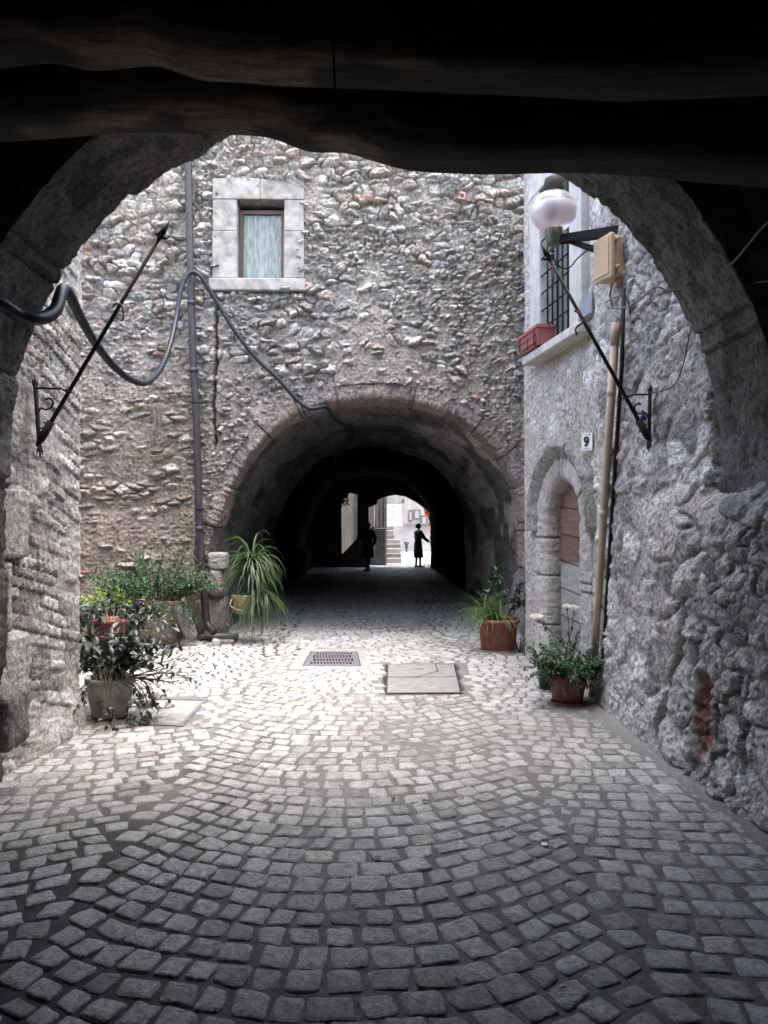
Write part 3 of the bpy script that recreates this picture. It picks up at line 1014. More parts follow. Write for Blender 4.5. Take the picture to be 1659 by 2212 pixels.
def rub_right(s, z):
    n = len(s)
    yv = np.interp(s, RWs, RWa[:, 1])
    big, bb, rb, tb = stones(s, z, .30, .22, 211, .45)
    sm, bs, rs, ts_ = stones(s + 3, z, .15, .11, 261, .45)
    near = sst(6.6, 5.2, yv)
    lown = sst(2.0, 1.0, z) * sst(5.6, 4.6, yv)
    m = sst(.42, .58, fbm(s * .9, z * .9, 277, 3) + .15 * lown)
    h = sm * .8 * (1 - m) + big * 1.15 * m
    body = bs * (1 - m) + bb * m
    r = np.where(m > .5, rb, rs)
    fine = fbm(s * 50, z * 50, 209, 2) - .5
    rough = ridge(s * 12, z * 12, 205, 4) - .55
    h = h * .5 + body * .30 * (.5 + .5 * hsh(np.floor(r * 97), r * 0, 3))
    h = (.070 + .02 * lown) * h + .028 * rough * (.5 + .5 * body) + .024 * fine + lown * .012 * (ridge(s * 20, z * 20, 206, 4) - .55)
    pl = .026 + .04 * (fbm(s * 1.2, z * 1.2, 255, 4) - .5) - .035 * lown + .02 * sst(6.4, 7.2, yv) - .03 * sst(2.4, 3.2, z) * near
    pl2 = pl + .026 * (ridge(s * 11, z * 11, 233, 5) - .5) + .016 * fine
    k = sst(-.008, .012, pl2 - h)
    H = np.maximum(h, pl2)
    var = .75 + .5 * fbm(s * 5, z * 5, 266, 4)
    c = stone_col(body, r, (.15, .14, .13), var * 1.2)
    g = c.mean(1, keepdims=True)
    c = c * .5 + g * .5 * np.array([1.02, 1, .985])
    mc = np.array([.40, .385, .37])[None] * (.72 + .56 * fbm(s * 6, z * 6, 244, 4))[:, None]
    br = sst(6.5, 7.3, yv)[:, None] * .55
    mc = mc * (1 - br) + mc * np.array([.96, .86, .80]) * br
    c = c * (1 - k[:, None]) + mc * k[:, None]
    # broken brick patch low on the wall
    sb = np.interp(4.55, RWa[::-1, 1], RWs[::-1])
    bp = sst(1.0, .72, np.sqrt(((s - sb) / .13) ** 2 + ((z - .42) / .30) ** 2) + .5 * (fbm(s * 9, z * 9, 71, 3) - .5))
    H = H - .055 * bp + bp * .03 * (ridge(s * 25, z * 25, 81, 3) - .5)
    c = c * (1 - bp[:, None]) + np.array([.27, .125, .085]) * (.6 + .7 * fbm(s * 20, z * 20, 91, 3))[:, None] * bp[:, None]
    # the wall steps back behind the arch's pier above the springing
    H = H - .15 * sst(6.3, 4.85, yv) * sst(1.45, 2.0, z + .2 * (fbm(s * 4, z * 4, 13, 2) - .5))
    H = H - .12 * sst(4.78, 4.70, yv) * sst(1.62, 1.85, z + .15 * (fbm(s * 5, z * 5, 12, 2) - .5))
    foot = sst(.5, .0, z + .2 * (fbm(s * 3, z * 3, 19, 2) - .5))
    c = c * 1.22
    H = H + .06 * foot * sst(7.2, 6.2, yv)
    # flat behind door and window surrounds
    dd = (s > DS0 + d_in0 - .34) & (s < DS0 + d_in1 + .34) & (z < d_top + .35)
    u = s - DS0
    ww = sst(.12, .0, np.maximum(np.maximum(wo0 - u, u - wo1), np.maximum(wz0 - .16 - z, z - wz1 - .2)))
    H = H * (1 - ww) + .01 * ww
    return H, c


def keep_right(s, z):
    u = s - DS0
    d = dist_to(DPROF, u, z)
    win = (u > wu0 + .0) & (u < wu1 - .0) & (z > wz0 - .0) & (z < wz1)
    return (d > .08) & ~win


uR = np.concatenate([np.arange(0, 1.9, .03), np.arange(1.9, RWs[5] + 1.6, .0125), np.arange(RWs[5] + 1.6, RWs[6] + 2.0, .02), np.arange(RWs[6] + 2, RWs[-1], .2)])
zR = np.concatenate([np.arange(-.05, 5.3, .0125), np.arange(5.3, 5.7, .1)])
sheet('wall', RW, uR, zR, rub_right, M_RUB, side, keep_right, flip=True)
mb = MB()
mb.box((2.9, 4.7, 0), (5.5, YB + .28, 5.6)); mb.build('wall_core', M_PLAST, side)


def h_dsur(s, q, t, d):
    k, j = blocks(s, .47, 5, .010, .010)
    r = hsh(k, k * 0, 29)
    out = sst(.235, .30, t)
    h = .075 + .010 * r + j * (t < .3) + .028 * (ridge(s * 12, q * 12, 7, 4) - .55) + .008 * (fbm(s * 50, q * 50, 4, 2) - .5) - .12 * out
    c = np.array([.40, .385, .365])[None] * (.82 + .28 * r + .4 * (fbm(s * 7, q * 7, 5, 4) - .5))[:, None]
    inn = sst(.03, .08, d)
    c = c * (1 - inn[:, None]) + c * np.array([.92, .76, .68]) * inn[:, None]
    c = c * (1 + j / .025)[:, None].clip(.35, 1)
    return h, c


Ov, Uv, Nv = tuple(DO), tuple(DU), tuple(DN)
ring('door_surround', Ov, Uv, Nv, DPROF, [(.30, 0), (0, 0), (0, .16)], .012, .012, h_dsur, M_DSUR, side)


def h_hood(s, q, t, d):
    k, j = blocks(s + .2, 1.15, 15, .02, .012)
    lump = .045 * (ridge(s * 9, q * 9, 27, 4) - .55) + .012 * (fbm(s * 40, q * 40, 28, 2) - .5)
    a = np.clip((t - .20) / .17, 0, 1)
    h = .065 + .085 * np.sqrt(np.clip(1 - (2 * a - 1) ** 2, 0, 1)) + lump + j
    moss = sst(.40, .58, fbm(s * 2.5, q * 5, 61, 3))
    c = np.array([.27, .26, .24])[None] * (.75 + .5 * fbm(s * 9, q * 9, 35, 4))[:, None]
    moss = moss * sst(1.2, 1.7, s)
    c = c * (1 - .6 * moss[:, None]) + np.array([.16, .17, .12]) * .6 * moss[:, None]
    return h, c


ai = [p for p in DPROF if p[1] > d_sp - .02]
ring('hood_mould', Ov, Uv, Nv, [(ai[0][0], d_sp - .10)] + ai + [(ai[-1][0], d_sp - .10)], [(.40, .08), (.37, 0), (.20, 0), (.19, .08)], .014, .012, h_hood, M_DRESS, side)

# door leaf of broad boards
M_DOOR = mat_attr('weathered door wood', .8, 30, .5, .003, .3, .3)
du = np.arange(d_in0 - .06, d_in1 + .06, .008); dz = np.arange(0.02, d_top + .04, .008)
A, B2 = np.meshgrid(du, dz); a, b_ = A.ravel(), B2.ravel()
bd = b_ / .285 + .28 * (a - dc)                     # boards lie slightly off level
kb = np.floor(bd); e = np.minimum(fr(bd), 1 - fr(bd)) * .285
sp = np.abs(a - (dc + .17))
g = np.exp(-(e / .006) ** 2) + np.exp(-(sp / .006) ** 2)
hh = -.012 * np.clip(g, 0, 1) + .004 * (fbm(a * 3, b_ * 40, 5, 3) - .5) + .002 * hsh(kb, kb * 0, 3)
up = sst(1.13, 1.20, b_ - .28 * (a - dc) * .285)
cw = np.array([.25, .235, .225])[None] * (1 - up[:, None]) + np.array([.155, .10, .08])[None] * up[:, None]
cw = cw * (.72 + .3 * hsh(kb, kb * 0, 7) + .4 * (fbm(a * 4, b_ * 50, 15, 4) - .2))[:, None] * (1 - .8 * np.clip(g, 0, 1))[:, None]
nail = np.zeros(len(a))
for k in range(0, 8):
    for uu in (-.28, -.22, .12, .22):
        zc = (k + .5) * .285 - .28 * uu * .285
        nail = np.maximum(nail, np.exp(-(((a - dc - uu) ** 2 + (b_ - zc) ** 2) / .010 ** 2)))
cw = cw * (1 - .75 * nail[:, None]); hh = hh + .004 * nail
V = np.array(DO) + a[:, None] * np.array(DU) + b_[:, None] * np.array([0, 0, 1]) + (hh - .085)[:, None] * np.array(DN)
dr_ = link('door', np_mesh('door', V, grid_faces(len(du), len(dz)), cw), M_DOOR, side)
mb = MB(); mb.obox(dpt(dc, .015, -.0), DU, DN, Vector((0, 0, 1)), (dw, .14, .03)); mb.build('threshold', M_SLAB, side)

# barred window
mb = MB()
Zv = Vector((0, 0, 1))
for (a0, a1) in ((wo0, wu0), (wu1, wo1)):
    mb = MB(); mb.obox(dpt((a0 + a1) / 2, (wz0 + wz1) / 2, .0), DU, DN, Zv, ((a1 - a0) / 2, .10, (wz1 - wz0) / 2), bev=.01); mb.build('jamb', M_WTRIM, side, noise=.003)
mb = MB(); mb.obox(dpt((wo0 + wo1) / 2, wz1 + .12, .0), DU, DN, Zv, ((wo1 - wo0) / 2 + .05, .10, .118), bev=.01); mb.build('lintel', M_WTRIM, side)
sill = MB(); sill.obox(dpt((wo0 + wo1) / 2 + .05, wz0 - .05, .05), DU, DN, Zv, ((wo1 - wo0) / 2 + .06, .14, .048), bev=.012); sill.build('window_sill', M_WTRIM, side, noise=.004)
mb = MB()
wc = (wu0 + wu1) / 2; whw = (wu1 - wu0) / 2
for k in range(2):
    u0 = wu0 + whw * k
    mb.obox(dpt(u0 + .03, (wz0 + wz1) / 2, -.10), DU, DN, Zv, (.03, .03, (wz1 - wz0) / 2)); mb.obox(dpt(u0 + whw - .03, (wz0 + wz1) / 2, -.10), DU, DN, Zv, (.03, .03, (wz1 - wz0) / 2))
    mb.obox(dpt(u0 + whw / 2, (wz0 + wz1) / 2, -.125), DU, DN, Zv, (whw / 2, .02, (wz1 - wz0) / 2))
mb.build('shutter', M_GREYW, side)
mb = MB()
for k in range(1, 6):
    u0 = wu0 + (wu1 - wu0) * k / 6
    mb.tube([dpt(u0, wz0, .055), dpt(u0, wz1, .055)], .010, 6)
for k in range(1, 9):
    zz0 = wz0 + .10 + k * .19
    mb.tube([dpt(wu0, zz0 - .04, .068), dpt(wu1, zz0 - .04, .068)], .009, 6)
mb.build('window_bars', M_IRON, side)

# ---- left hand wall ----------------------------------------------------
LW = [(-2.33, 3.6), (-2.32, 4.75), (-2.24, 5.3), (-2.24, 5.92), (-2.38, 6.02), (-5.3, 6.15), (-5.3, 10.75)]  # last leg is out of view, added to bound the courtyard light
LWa = np.array(LW); LWs = np.concatenate([[0], np.cumsum(np.sqrt(((LWa[1:] - LWa[:-1]) ** 2).sum(1)))])
lw = thing('brick_wall', 'worn grey wall of flat stone courses at the left of the courtyard', 'wall', (-2.3, 5.4, 0))


def rub_left(s, z):
    # thin tilted courses of flat stone and brick, with larger squared stones towards the arch
    zt = z + .26 * (s - LWs[2]) * 0.9
    ch = .082
    zt = zt + .05 * (fbm(z * 5, s * .8, 71, 2) - .5)
    row = np.floor(zt / ch + .25 * (fbm(s * 2, z * 3, 3, 2) - .5)); fz = fr(zt / ch + .25 * (fbm(s * 2, z * 3, 3, 2) - .5))
    L = .20 + .10 * hsh(row, row * 0, 3)
    bxk = s / L + hsh(row, row * 0, 5) * 3
    col = np.floor(bxk); fx = fr(bxk)
    ed = np.minimum(np.minimum(fz, 1 - fz) * ch, np.minimum(fx, 1 - fx) * L)
    body = 1 - (1 - np.clip(ed / .011, 0, 1)) ** 2
    r = hsh(row, col, 9); r2 = hsh(row, col, 19)
    fine = fbm(s * 50, z * 50, 309, 2) - .5
    h = .026 * body * (.4 + .8 * r) + .022 * (ridge(s * 15, z * 15, 305, 4) - .55) + .014 * fine
    pl = .006 + .07 * (fbm(s * 1.8, z * 1.6, 355, 4) - .42)
    pl2 = pl + .016 * (ridge(s * 14, z * 14, 333, 3) - .5) + .01 * fine
    k = sst(-.006, .01, pl2 - h)
    H = np.maximum(h, pl2)
    c = stone_col(body, r2 * .999, (.17, .155, .145), .8 + .4 * fbm(s * 6, z * 6, 366, 4))
    c = c * (.45 + .55 * sst(.002, .010, ed))[:, None]
    g = c.mean(1, keepdims=True); c = c * .45 + g * .55 * np.array([1.02, 1, .97])
    mc = np.array([.36, .345, .325])[None] * (.72 + .56 * fbm(s * 6, z * 6, 344, 4))[:, None]
    c = c * (1 - k[:, None]) + mc * k[:, None]
    # big quoins by the pier
    qz = z / .46 + .1; qr = np.floor(qz); qf = fr(qz)
    q0 = LWs[1] + .12 + .16 * np.mod(qr, 2)
    qm = sst(.02, 0, s - q0) * sst(LWs[0] + .3, LWs[0] + .5, s) * sst(1.95, 1.9, z) * sst(.42, .5, z)
    qe = np.minimum(np.minimum(qf, 1 - qf) * .46, np.abs(q0 - s))
    qh = .075 + .03 * hsh(qr, qr * 0, 2) - .06 * np.exp(-(qe / .012) ** 2) + .018 * (ridge(s * 22, z * 22, 45, 3) - .5)
    H = H * (1 - qm) + qh * qm
    qc = np.array([.40, .385, .36])[None] * (.7 + .6 * fbm(s * 12, z * 12, 46, 4))[:, None] * (1 - .7 * np.exp(-(qe / .014) ** 2))[:, None]
    c = c * (1 - qm[:, None]) + qc * qm[:, None]
    H = H + .05 * sst(.35, 0, z)
    c = c * 1.3
    return H, c


uL = np.concatenate([np.arange(0, .5, .05), np.arange(.5, LWs[4] + .1, .0115), np.arange(LWs[4] + .1, LWs[-1] + .1, .12)])
zL = np.concatenate([np.arange(-.05, 4.4, .0125), np.arange(4.4, 4.9, .1)])
sheet('wall', LW, uL, zL, rub_left, M_BRICK, lw, None, flip=True)
mb = MB(); mb.box((-5.2, 4.72, 0), (-2.5, 5.85, 4.75)); mb.build('wall_core', M_PLAST, lw)
o = rock('boulder', P(2, 1552, 4.45), (.115, .16, .165), M_RUB, None, 21, 5, .20, .5)
tag(o, 'big pale rough stone jutting from the foot of the pier beside the brick courses', 'stone')

# ---- the near arch and the covered passage we stand in -----------------
YA = 4.0
arch = thing('entrance_arch', 'broad rough stone archway framing the view into the courtyard', 'archway', (0, YA, 0))
RA, CXA, SPA = 2.185, -.02, 1.91
AP = [(CXA - RA, -.03), (CXA - RA, SPA * .5)]
for k in range(0, 61):
    a = math.pi * (1 - k / 60)
    AP.append((CXA + RA * math.cos(a), SPA + RA * math.sin(a)))
AP += [(CXA + RA, SPA * .5), (CXA + RA, -.03)]


def h_arch(s, q, t, d):
    k, j = blocks(s, .62, 31, .012, .009)
    r = hsh(k, k * 0, 9)
    qc = np.minimum(q, 3.2)
    h = .03 * (r - .5) + j + .030 * (ridge(s * 11, qc * 11, 7, 4) - .55) + .04 * (fbm(s * 2.6, qc * 2.6, 4, 3) - .5) + .014 * (fbm(s * 45, qc * 45, 14, 2) - .5)
    ch = sst(.5, .75, fbm(s * 1.7, qc * 1.7, 54, 3))
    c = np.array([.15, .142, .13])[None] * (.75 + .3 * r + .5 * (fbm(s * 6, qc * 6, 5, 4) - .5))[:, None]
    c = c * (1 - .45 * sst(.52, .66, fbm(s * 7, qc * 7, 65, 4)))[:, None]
    return h, c


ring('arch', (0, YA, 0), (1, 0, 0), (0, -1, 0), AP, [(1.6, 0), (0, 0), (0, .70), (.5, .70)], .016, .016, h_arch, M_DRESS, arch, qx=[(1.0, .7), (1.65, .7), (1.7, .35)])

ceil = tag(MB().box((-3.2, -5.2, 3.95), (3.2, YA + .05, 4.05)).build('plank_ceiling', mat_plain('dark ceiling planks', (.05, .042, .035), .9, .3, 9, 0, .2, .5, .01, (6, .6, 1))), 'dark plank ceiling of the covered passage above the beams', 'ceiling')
pw = thing('passage_wall', 'shadowed left and rear walls of the covered passage before the arch', 'wall', (-2.4, 0, 0))
M_PASS = mat_plain('sooty passage plaster', (.22, .21, .195), .95, .3, 5, 0, .2, .7, .03)
MB().box((-2.8, -5.2, -.05), (-2.36, YA - .02, 3.95)).build('left_wall', M_PASS, pw)
MB().box((-2.36, -5.4, -.05), (2.6, -5.0, 3.95)).build('rear_wall', M_PASS, pw)


def beam(label, Y, bot, depth, hgt, seed, tint, pale):
    """rough hewn log across the passage; bot: list of (px,py) along its lower front edge"""
    xsb = np.linspace(-2.9, 2.9, 520)
    bp = sorted([(P(a, b, Y + depth * .40).x, P(a, b, Y + depth * .40).z) for a, b in bot])
    bz_ = np.interp(xsb, [p[0] for p in bp], [p[1] for p in bp])
    bz_ = np.convolve(np.pad(bz_, 6, mode='edge'), np.ones(13) / 13, 'valid')
    na = 40
    an = np.linspace(0, 2 * np.pi, na, endpoint=False)
    Xg, Ag = np.meshgrid(xsb, an); Bz = np.tile(bz_, na)
    ca, sa = np.cos(Ag.ravel()), np.sin(Ag.ravel())
    pw_ = .62
    yy = np.sign(ca) * np.abs(ca) ** pw_ * depth / 2; zz = np.sign(sa) * np.abs(sa) ** pw_ * hgt / 2
    nz = .045 * (fbm(Xg.ravel() * 1.4, Ag.ravel() * .9 + seed, seed, 3) - .5) + .014 * (fbm(Xg.ravel() * 3, Ag.ravel() * 9, seed + 5, 3) - .5)
    kk = 1 + nz / .15
    V = np.stack([Xg.ravel(), Y + yy * kk, Bz + hgt / 2 + zz * np.where(sa < 0, 1.0, kk)], 1)
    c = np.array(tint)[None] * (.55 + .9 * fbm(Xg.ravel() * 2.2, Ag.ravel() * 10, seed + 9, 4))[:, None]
    # light caught on the log, painted in as paler patches of wood colour
    lit_w = sst(.46, .60, fbm(Xg.ravel() * 1.9 + seed, Ag.ravel() * 1.2, seed + 19, 4) - .25 * np.abs(Xg.ravel() - pale[0]) + .12)
    c = c * (1 + 3.2 * lit_w[:, None] * np.array([1.05, .95, .8]))
    i = np.arange(na * 520).reshape(na, 520); j = np.roll(i, -1, 0)
    Fc = np.stack([i[:, :-1], i[:, 1:], j[:, 1:], j[:, :-1]], -1).reshape(-1, 4)
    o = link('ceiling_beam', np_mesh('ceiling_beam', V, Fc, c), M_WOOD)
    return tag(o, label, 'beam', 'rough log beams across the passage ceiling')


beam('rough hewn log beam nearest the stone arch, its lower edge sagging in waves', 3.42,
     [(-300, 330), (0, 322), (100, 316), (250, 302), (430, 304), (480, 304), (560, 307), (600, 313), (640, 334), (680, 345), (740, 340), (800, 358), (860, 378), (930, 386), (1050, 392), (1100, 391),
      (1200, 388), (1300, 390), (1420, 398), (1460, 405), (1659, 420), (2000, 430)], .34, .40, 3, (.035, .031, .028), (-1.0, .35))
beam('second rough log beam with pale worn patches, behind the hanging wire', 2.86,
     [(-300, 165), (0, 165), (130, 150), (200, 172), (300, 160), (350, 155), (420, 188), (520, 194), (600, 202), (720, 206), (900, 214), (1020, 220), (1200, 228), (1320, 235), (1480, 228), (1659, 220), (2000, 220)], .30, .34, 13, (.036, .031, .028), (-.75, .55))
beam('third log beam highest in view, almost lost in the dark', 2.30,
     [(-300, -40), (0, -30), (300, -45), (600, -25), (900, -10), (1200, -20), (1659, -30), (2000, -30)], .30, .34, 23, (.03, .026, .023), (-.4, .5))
# ---- pipes and cables --------------------------------------------------
YP = YB - .17
pp = [P(405, 250, YP), P(408, 420, YP), P(413, 640, YP), P(418, 800, YP), P(424, 900, YP), P(430, 1130, YP), P(437, 1230, YP - .03), P(445, 1330, YP - .12), P(450, 1352, YP - .16), P(462, 1366, YP - .26)]
dp = thing('downpipe', 'tall dull brown metal downpipe running down the house front left of the tunnel', 'downpipe', (pp[-1].x, pp[-1].y, 0))
sp = MB().tube(cr_spline(pp, 5), .050, 14)
for y_ in (655, 800, 1142, 1238):
    a = min(pp, key=lambda q: abs(q.z - bz(y_)))
    xs_ = np.interp(y_, [250, 420, 640, 800, 900, 1130, 1230, 1330], [405, 408, 413, 418, 424, 430, 437, 445])
    c_ = P(xs_, y_, YP - (.03 if y_ > 1200 else 0))
    MB().lathe(c_, [(.05, -.03), (.058, -.028), (.058, .028), (.05, .03)], 14).build('collar', M_PIPE, dp)
for y_ in (870, 1100):
    c_ = P(np.interp(y_, [800, 900, 1130], [418, 424, 430]), y_, YP)
    m_ = MB(); m_.tube([c_ + Vector((math.cos(a) * .056, math.sin(a) * .056, 0)) for a in np.linspace(0, 2 * math.pi, 16)], .008, 5); m_.tube([c_ + Vector((.05, .03, 0)), P(470, y_ - 4, YB)], .008, 5)
    m_.build('clip', M_IRON, dp)
for k in range(46):
    z_ = .06 + .85 * rnd.random() ** 1.6
    yy_ = 1135 + (1.55 - z_) * 156.8
    c_ = P(np.interp(yy_, [1230, 1330, 1352], [437, 445, 450]), yy_, YP - .09 * (1 if z_ < .4 else .5))
    a = rnd.uniform(-2.6, -.5); r_ = rnd.uniform(.004, .010)
    sp.obox(c_ + Vector((math.cos(a) * .049, math.sin(a) * .049 + .02, 0)), Vector((-math.sin(a), math.cos(a), 0)), Vector((math.cos(a), math.sin(a), 0)), Vector((0, 0, 1)), (r_, .003, r_ * 1.3), 1)
sp.build('pipe', [M_PIPE, M_WHITE], dp)

# fat black conduit slung across the courtyard
cp = [(-60, 630, 3.75), (0, 655, 3.85), (40, 680, 3.95), (85, 688, 4.05), (118, 672, 4.25), (130, 640, 4.55), (137, 624, 4.80), (150, 636, 5.0), (172, 682, 5.5), (205, 740, 6.2), (245, 790, 7.0), (285, 821, 7.8),
      (318, 826, 8.6), (345, 800, 9.2), (366, 750, 9.7), (380, 690, 10.05), (390, 630, 10.2), (402, 598, 10.28), (417, 588, 10.32), (434, 598, 10.32), (455, 630, 10.35), (485, 680, 10.38), (520, 732, 10.4), (560, 780, 10.42),
      (600, 817, 10.43), (640, 862, 10.44), (668, 882, 10.46), (690, 880, 10.52), (706, 880, 10.6), (722, 902, 10.75), (742, 918, 11.0), (762, 922, 11.3), (766, 935, 11.6), (757, 958, 12.1), (738, 974, 12.6), (724, 985, 13.0), (722, 1000, 13.2)]
sp_ = cr_spline([P(*q) for q in cp], 8)
L = np.array([p[:] for p in sp_]); rs_, s_ = resamp(L, .011)
rad = np.interp(s_, [0, s_[-1] * .6, s_[-1]], [.037, .031, .027]) * (1 - .10 * (np.arange(len(s_)) % 2))
tag(MB().tube([Vector(v) for v in rs_], rad, 10).build('corrugated_conduit', M_COND), 'black corrugated cable conduit hanging in loops over the downpipe and into the tunnel', 'conduit')

# cream pipe on the right wall with a dark cable behind it
a_, b2_ = right_wall_pt(1331, 700), right_wall_pt(1282, 1480)
a_ = on_seg(1331, 700, RW[3], (1.99, 6.0)); b2_ = G(1277, 1507)
nrm = Vector((-1, -.18, 0)).normalized()
cpp = thing('cable_pipe', 'cream plastic cable pipe climbing the right wall beside the arched door', 'pipe', (b2_.x, b2_.y, 0))
A0, B0 = P(1331, 700, a_.y - .34), P(1279, 1503, b2_.y - .10)
B0.z = max(B0.z, .005)
mb = MB(); mb.tube([A0, A0.lerp(B0, .3), A0.lerp(B0, .7), B0], .032, 14); mb.build('pipe', M_CREAM, cpp)
for k in (.0, .16, .47): MB().tube([A0.lerp(B0, k - .004), A0.lerp(B0, k + (.05 if k == 0 else .012))], .037, 14).build('collar', M_CREAM, cpp)
sh = Vector((.035, -.10, 0))
tag(MB().tube([A0.lerp(B0, .03) + sh + Vector((0, 0, .35)), A0.lerp(B0, .1) + sh, A0.lerp(B0, .35) + sh, A0.lerp(B0, .7) + sh * 1.1, B0 + sh + Vector((.02, .0, -.0))], .017, 8).build('drain_hose', M_IRON),
    'thin dark pipe tucked behind the cream pipe on the right wall', 'pipe')
tag(MB().tube([A0.lerp(B0, .35 + .065 * k) + sh * 1.5 + Vector((.03 + .012 * math.sin(k * 2.3), -.05, 0)) for k in range(11)], .008, 6).build('loose_cable', M_WIRED),
    'loose black cable wriggling down beside the cream pipe', 'cable')

# junction box
jb = on_seg(1325, 560, (2.06, 7.0), (2.0, 5.2))
JU = Vector((.07, -1, 0)).normalized(); JN = Vector((-1, -.07, 0)).normalized()
JT = Matrix.Rotation(R(14), 3, 'Z'); JU2 = JT @ JU; JN2 = JT @ JN
jc = P(1322, 562, jb.y - .28)
t = thing('junction_box', 'tan plastic electrical junction box fixed under the street lamp arm', 'junction box', jb)
mb = MB(); mb.obox(jc, JU2, JN2, Zv, (.11, .05, .165), bev=.012); mb.build('box', M_CREAM2, t)
mb = MB(); mb.obox(jc + JN2 * .075, JU2, JN2, Zv, (.122, .020, .178), bev=.010)
mb.obox(jc + JN2 * .098, JU2, JN2, Zv, (.095, .006, .145), bev=.004); mb.build('lid', M_CREAM2, t)
for z_ in (.12, -.10): MB().tube([jc + JU2 * .11 + JN2 * .05 + Vector((0, 0, z_)), jc + JU2 * .138 + JN2 * .03 + Vector((0, 0, z_ + .012))], .014, 8).build('latch', M_CREAM2, t)
mb = MB(); mb.tube([jc + JU2 * .07 + Vector((0, 0, -.18)), jc + JU2 * .07 + Vector((0, 0, -.235))], .025, 10); mb.build('gland', M_CREAM2, t)

def wire(name, label, pts, r, mat, cat='cable'):
    return tag(MB().tube(cr_spline(pts, 8), r, 6).build(name, mat), label, cat)


jb0 = jc + Vector((0, 0, -.19))
wire('feed_cable', 'pair of pale cables dropping from the junction box into the cream pipe', [jb0, P(1318, 640, jb0.y - .02), P(1327, 675, jb0.y + .2), A0 + Vector((0, 0, .02))], .009, M_WIRE)
Yw = 5.6
wire('slack_cable', 'pale slack cable looping along the right wall under the junction box', [P(1360, 800, 6.0), P(1362, 740, 5.95), P(1363, 690, 5.9), P(1352, 640, 5.85), P(1330, 642, 5.9), P(1308, 655, 6.0), P(1322, 664, 5.85), P(1350, 664, 5.65), P(1375, 652, 5.4), P(1400, 632, 5.05), P(1418, 618, 4.72), P(1440, 627, 4.62), P(1480, 624, 4.5), P(1530, 607, 4.35), P(1555, 590, 4.2), P(1590, 560, 3.9), P(1640, 500, 3.7), P(1690, 450, 3.55)], .006, M_WIREB)
wire('thin_wire', 'thin dark wire hanging from the arch down to the right flag bracket', [P(1540, 600, 4.30), P(1520, 650, 4.5), P(1495, 700, 4.75), P(1475, 790, 5.0), P(1452, 835, 5.2), P(1405, 850, 5.35)], .004, M_WIRED, 'wire')
wire('arch_wire', 'brown wire strung across the right side of the arch', [P(1530, 606, 4.33), P(1565, 603, 4.2), P(1605, 613, 4.05), P(1659, 607, 3.9), P(1720, 604, 3.8)], .005, M_WIREB, 'wire')
wire('hanging_wire', 'short dark wire hanging down from the dark ceiling', [P(718, 20, 2.6), P(719, 90, 2.62), P(722, 150, 2.64), P(725, 207, 2.64)], .004, M_IRON, 'wire')

# street lamp
lw_ = on_seg(1332, 500, RW[3], (1.99, 6.0))
gY = lw_.y + .1
gcn = P(1196, 456, gY)
lamp = thing('street_lamp', 'round glass globe street lamp on a black bracket arm beside the barred window', 'street lamp', lw_)
sp2 = 1662 / gY
RG = 50.5 / sp2
ang = np.linspace(-1.25, .22, 16); ang2 = np.linspace(.22, 1.22, 12)
m, nt, b = new_mat('frosted pink glass'); b.inputs['Base Color'].default_value = (.74, .66, .70, 1); b.inputs['Roughness'].default_value = .35; b.inputs['Transmission Weight'].default_value = .35
b.inputs['Coat Weight'].default_value = .6; b.inputs['Coat Roughness'].default_value = .05
M_FROST = m
m, nt, b = new_mat('clear globe glass'); b.inputs['Base Color'].default_value = (.92, .93, .95, 1); b.inputs['Roughness'].default_value = .04; b.inputs['Transmission Weight'].default_value = .9; b.inputs['IOR'].default_value = 1.15
b.inputs['Coat Weight'].default_value = 1; b.inputs['Coat Roughness'].default_value = .03
M_CLEAR = m
MB().lathe(gcn, [(RG * math.cos(a), RG * .88 * math.sin(a)) for a in ang], 36).build('frosted_bowl', M_FROST, lamp)
MB().lathe(gcn, [(RG * math.cos(a), RG * .88 * math.sin(a)) for a in ang2], 36).build('clear_dome', M_CLEAR, lamp)
z1_ = RG * .86
MB().lathe(gcn, [(.085, z1_ - .02), (.088, z1_ + .02), (.080, z1_ + .06), (.074, z1_ + .10), (.03, z1_ + .13), (.0, z1_ + .132)], 24).build('top_cap', M_IRON, lamp)
M_BRASS = mat_plain('dull grey green brass', (.13, .125, .10), .5, .25, 20, .3)
MB().lathe(gcn, [(.0, -z1_ - .125), (.05, -z1_ - .12), (.062, -z1_ - .09), (.066, -z1_ - .06), (.074, -z1_ - .04), (.074, -z1_ + .03), (.05, -z1_ + .05)], 24).build('holder', M_BRASS, lamp)
base = gcn + Vector((0, 0, -z1_ - .08))
wallp = lw_ + Vector((.02, 0, 0)); wallp.z = P(1325, 498, lw_.y).z
mb = MB()
dirx = (wallp - base); dirx.z = 0; dirx.normalize(); sy_ = Vector((-dirx.y, dirx.x, 0))
def bar(a, b, w, h):
    d = (b - a); l = d.length; d.normalize(); s = sy_; u = d.cross(s).normalized()
    mb.obox((a + b) / 2, d, s, u, (l / 2, w, h))
bar(base + sy_ * .03, wallp + sy_ * .05, .006, .032)
bar(base - sy_ * .03, wallp - sy_ * .09 + Vector((0, 0, -.02)), .006, .032)
low = wallp + Vector((0, 0, -.24))
bar(base + dirx * .14 + Vector((0, 0, -.02)), low, .006, .020)
bar(base + dirx * .12 - sy_ * .02 + Vector((0, 0, -.02)), low - sy_ * .09, .006, .020)
mb.build('bracket_arm', M_IRON, lamp)
mb = MB(); mb.obox(wallp + Vector((.0, 0, -.10)), sy_, dirx, Zv, (.10, .012, .22)); mb.build('wall_plate', M_IRON, lamp)
lp = base + Vector((0, 0, -.08))
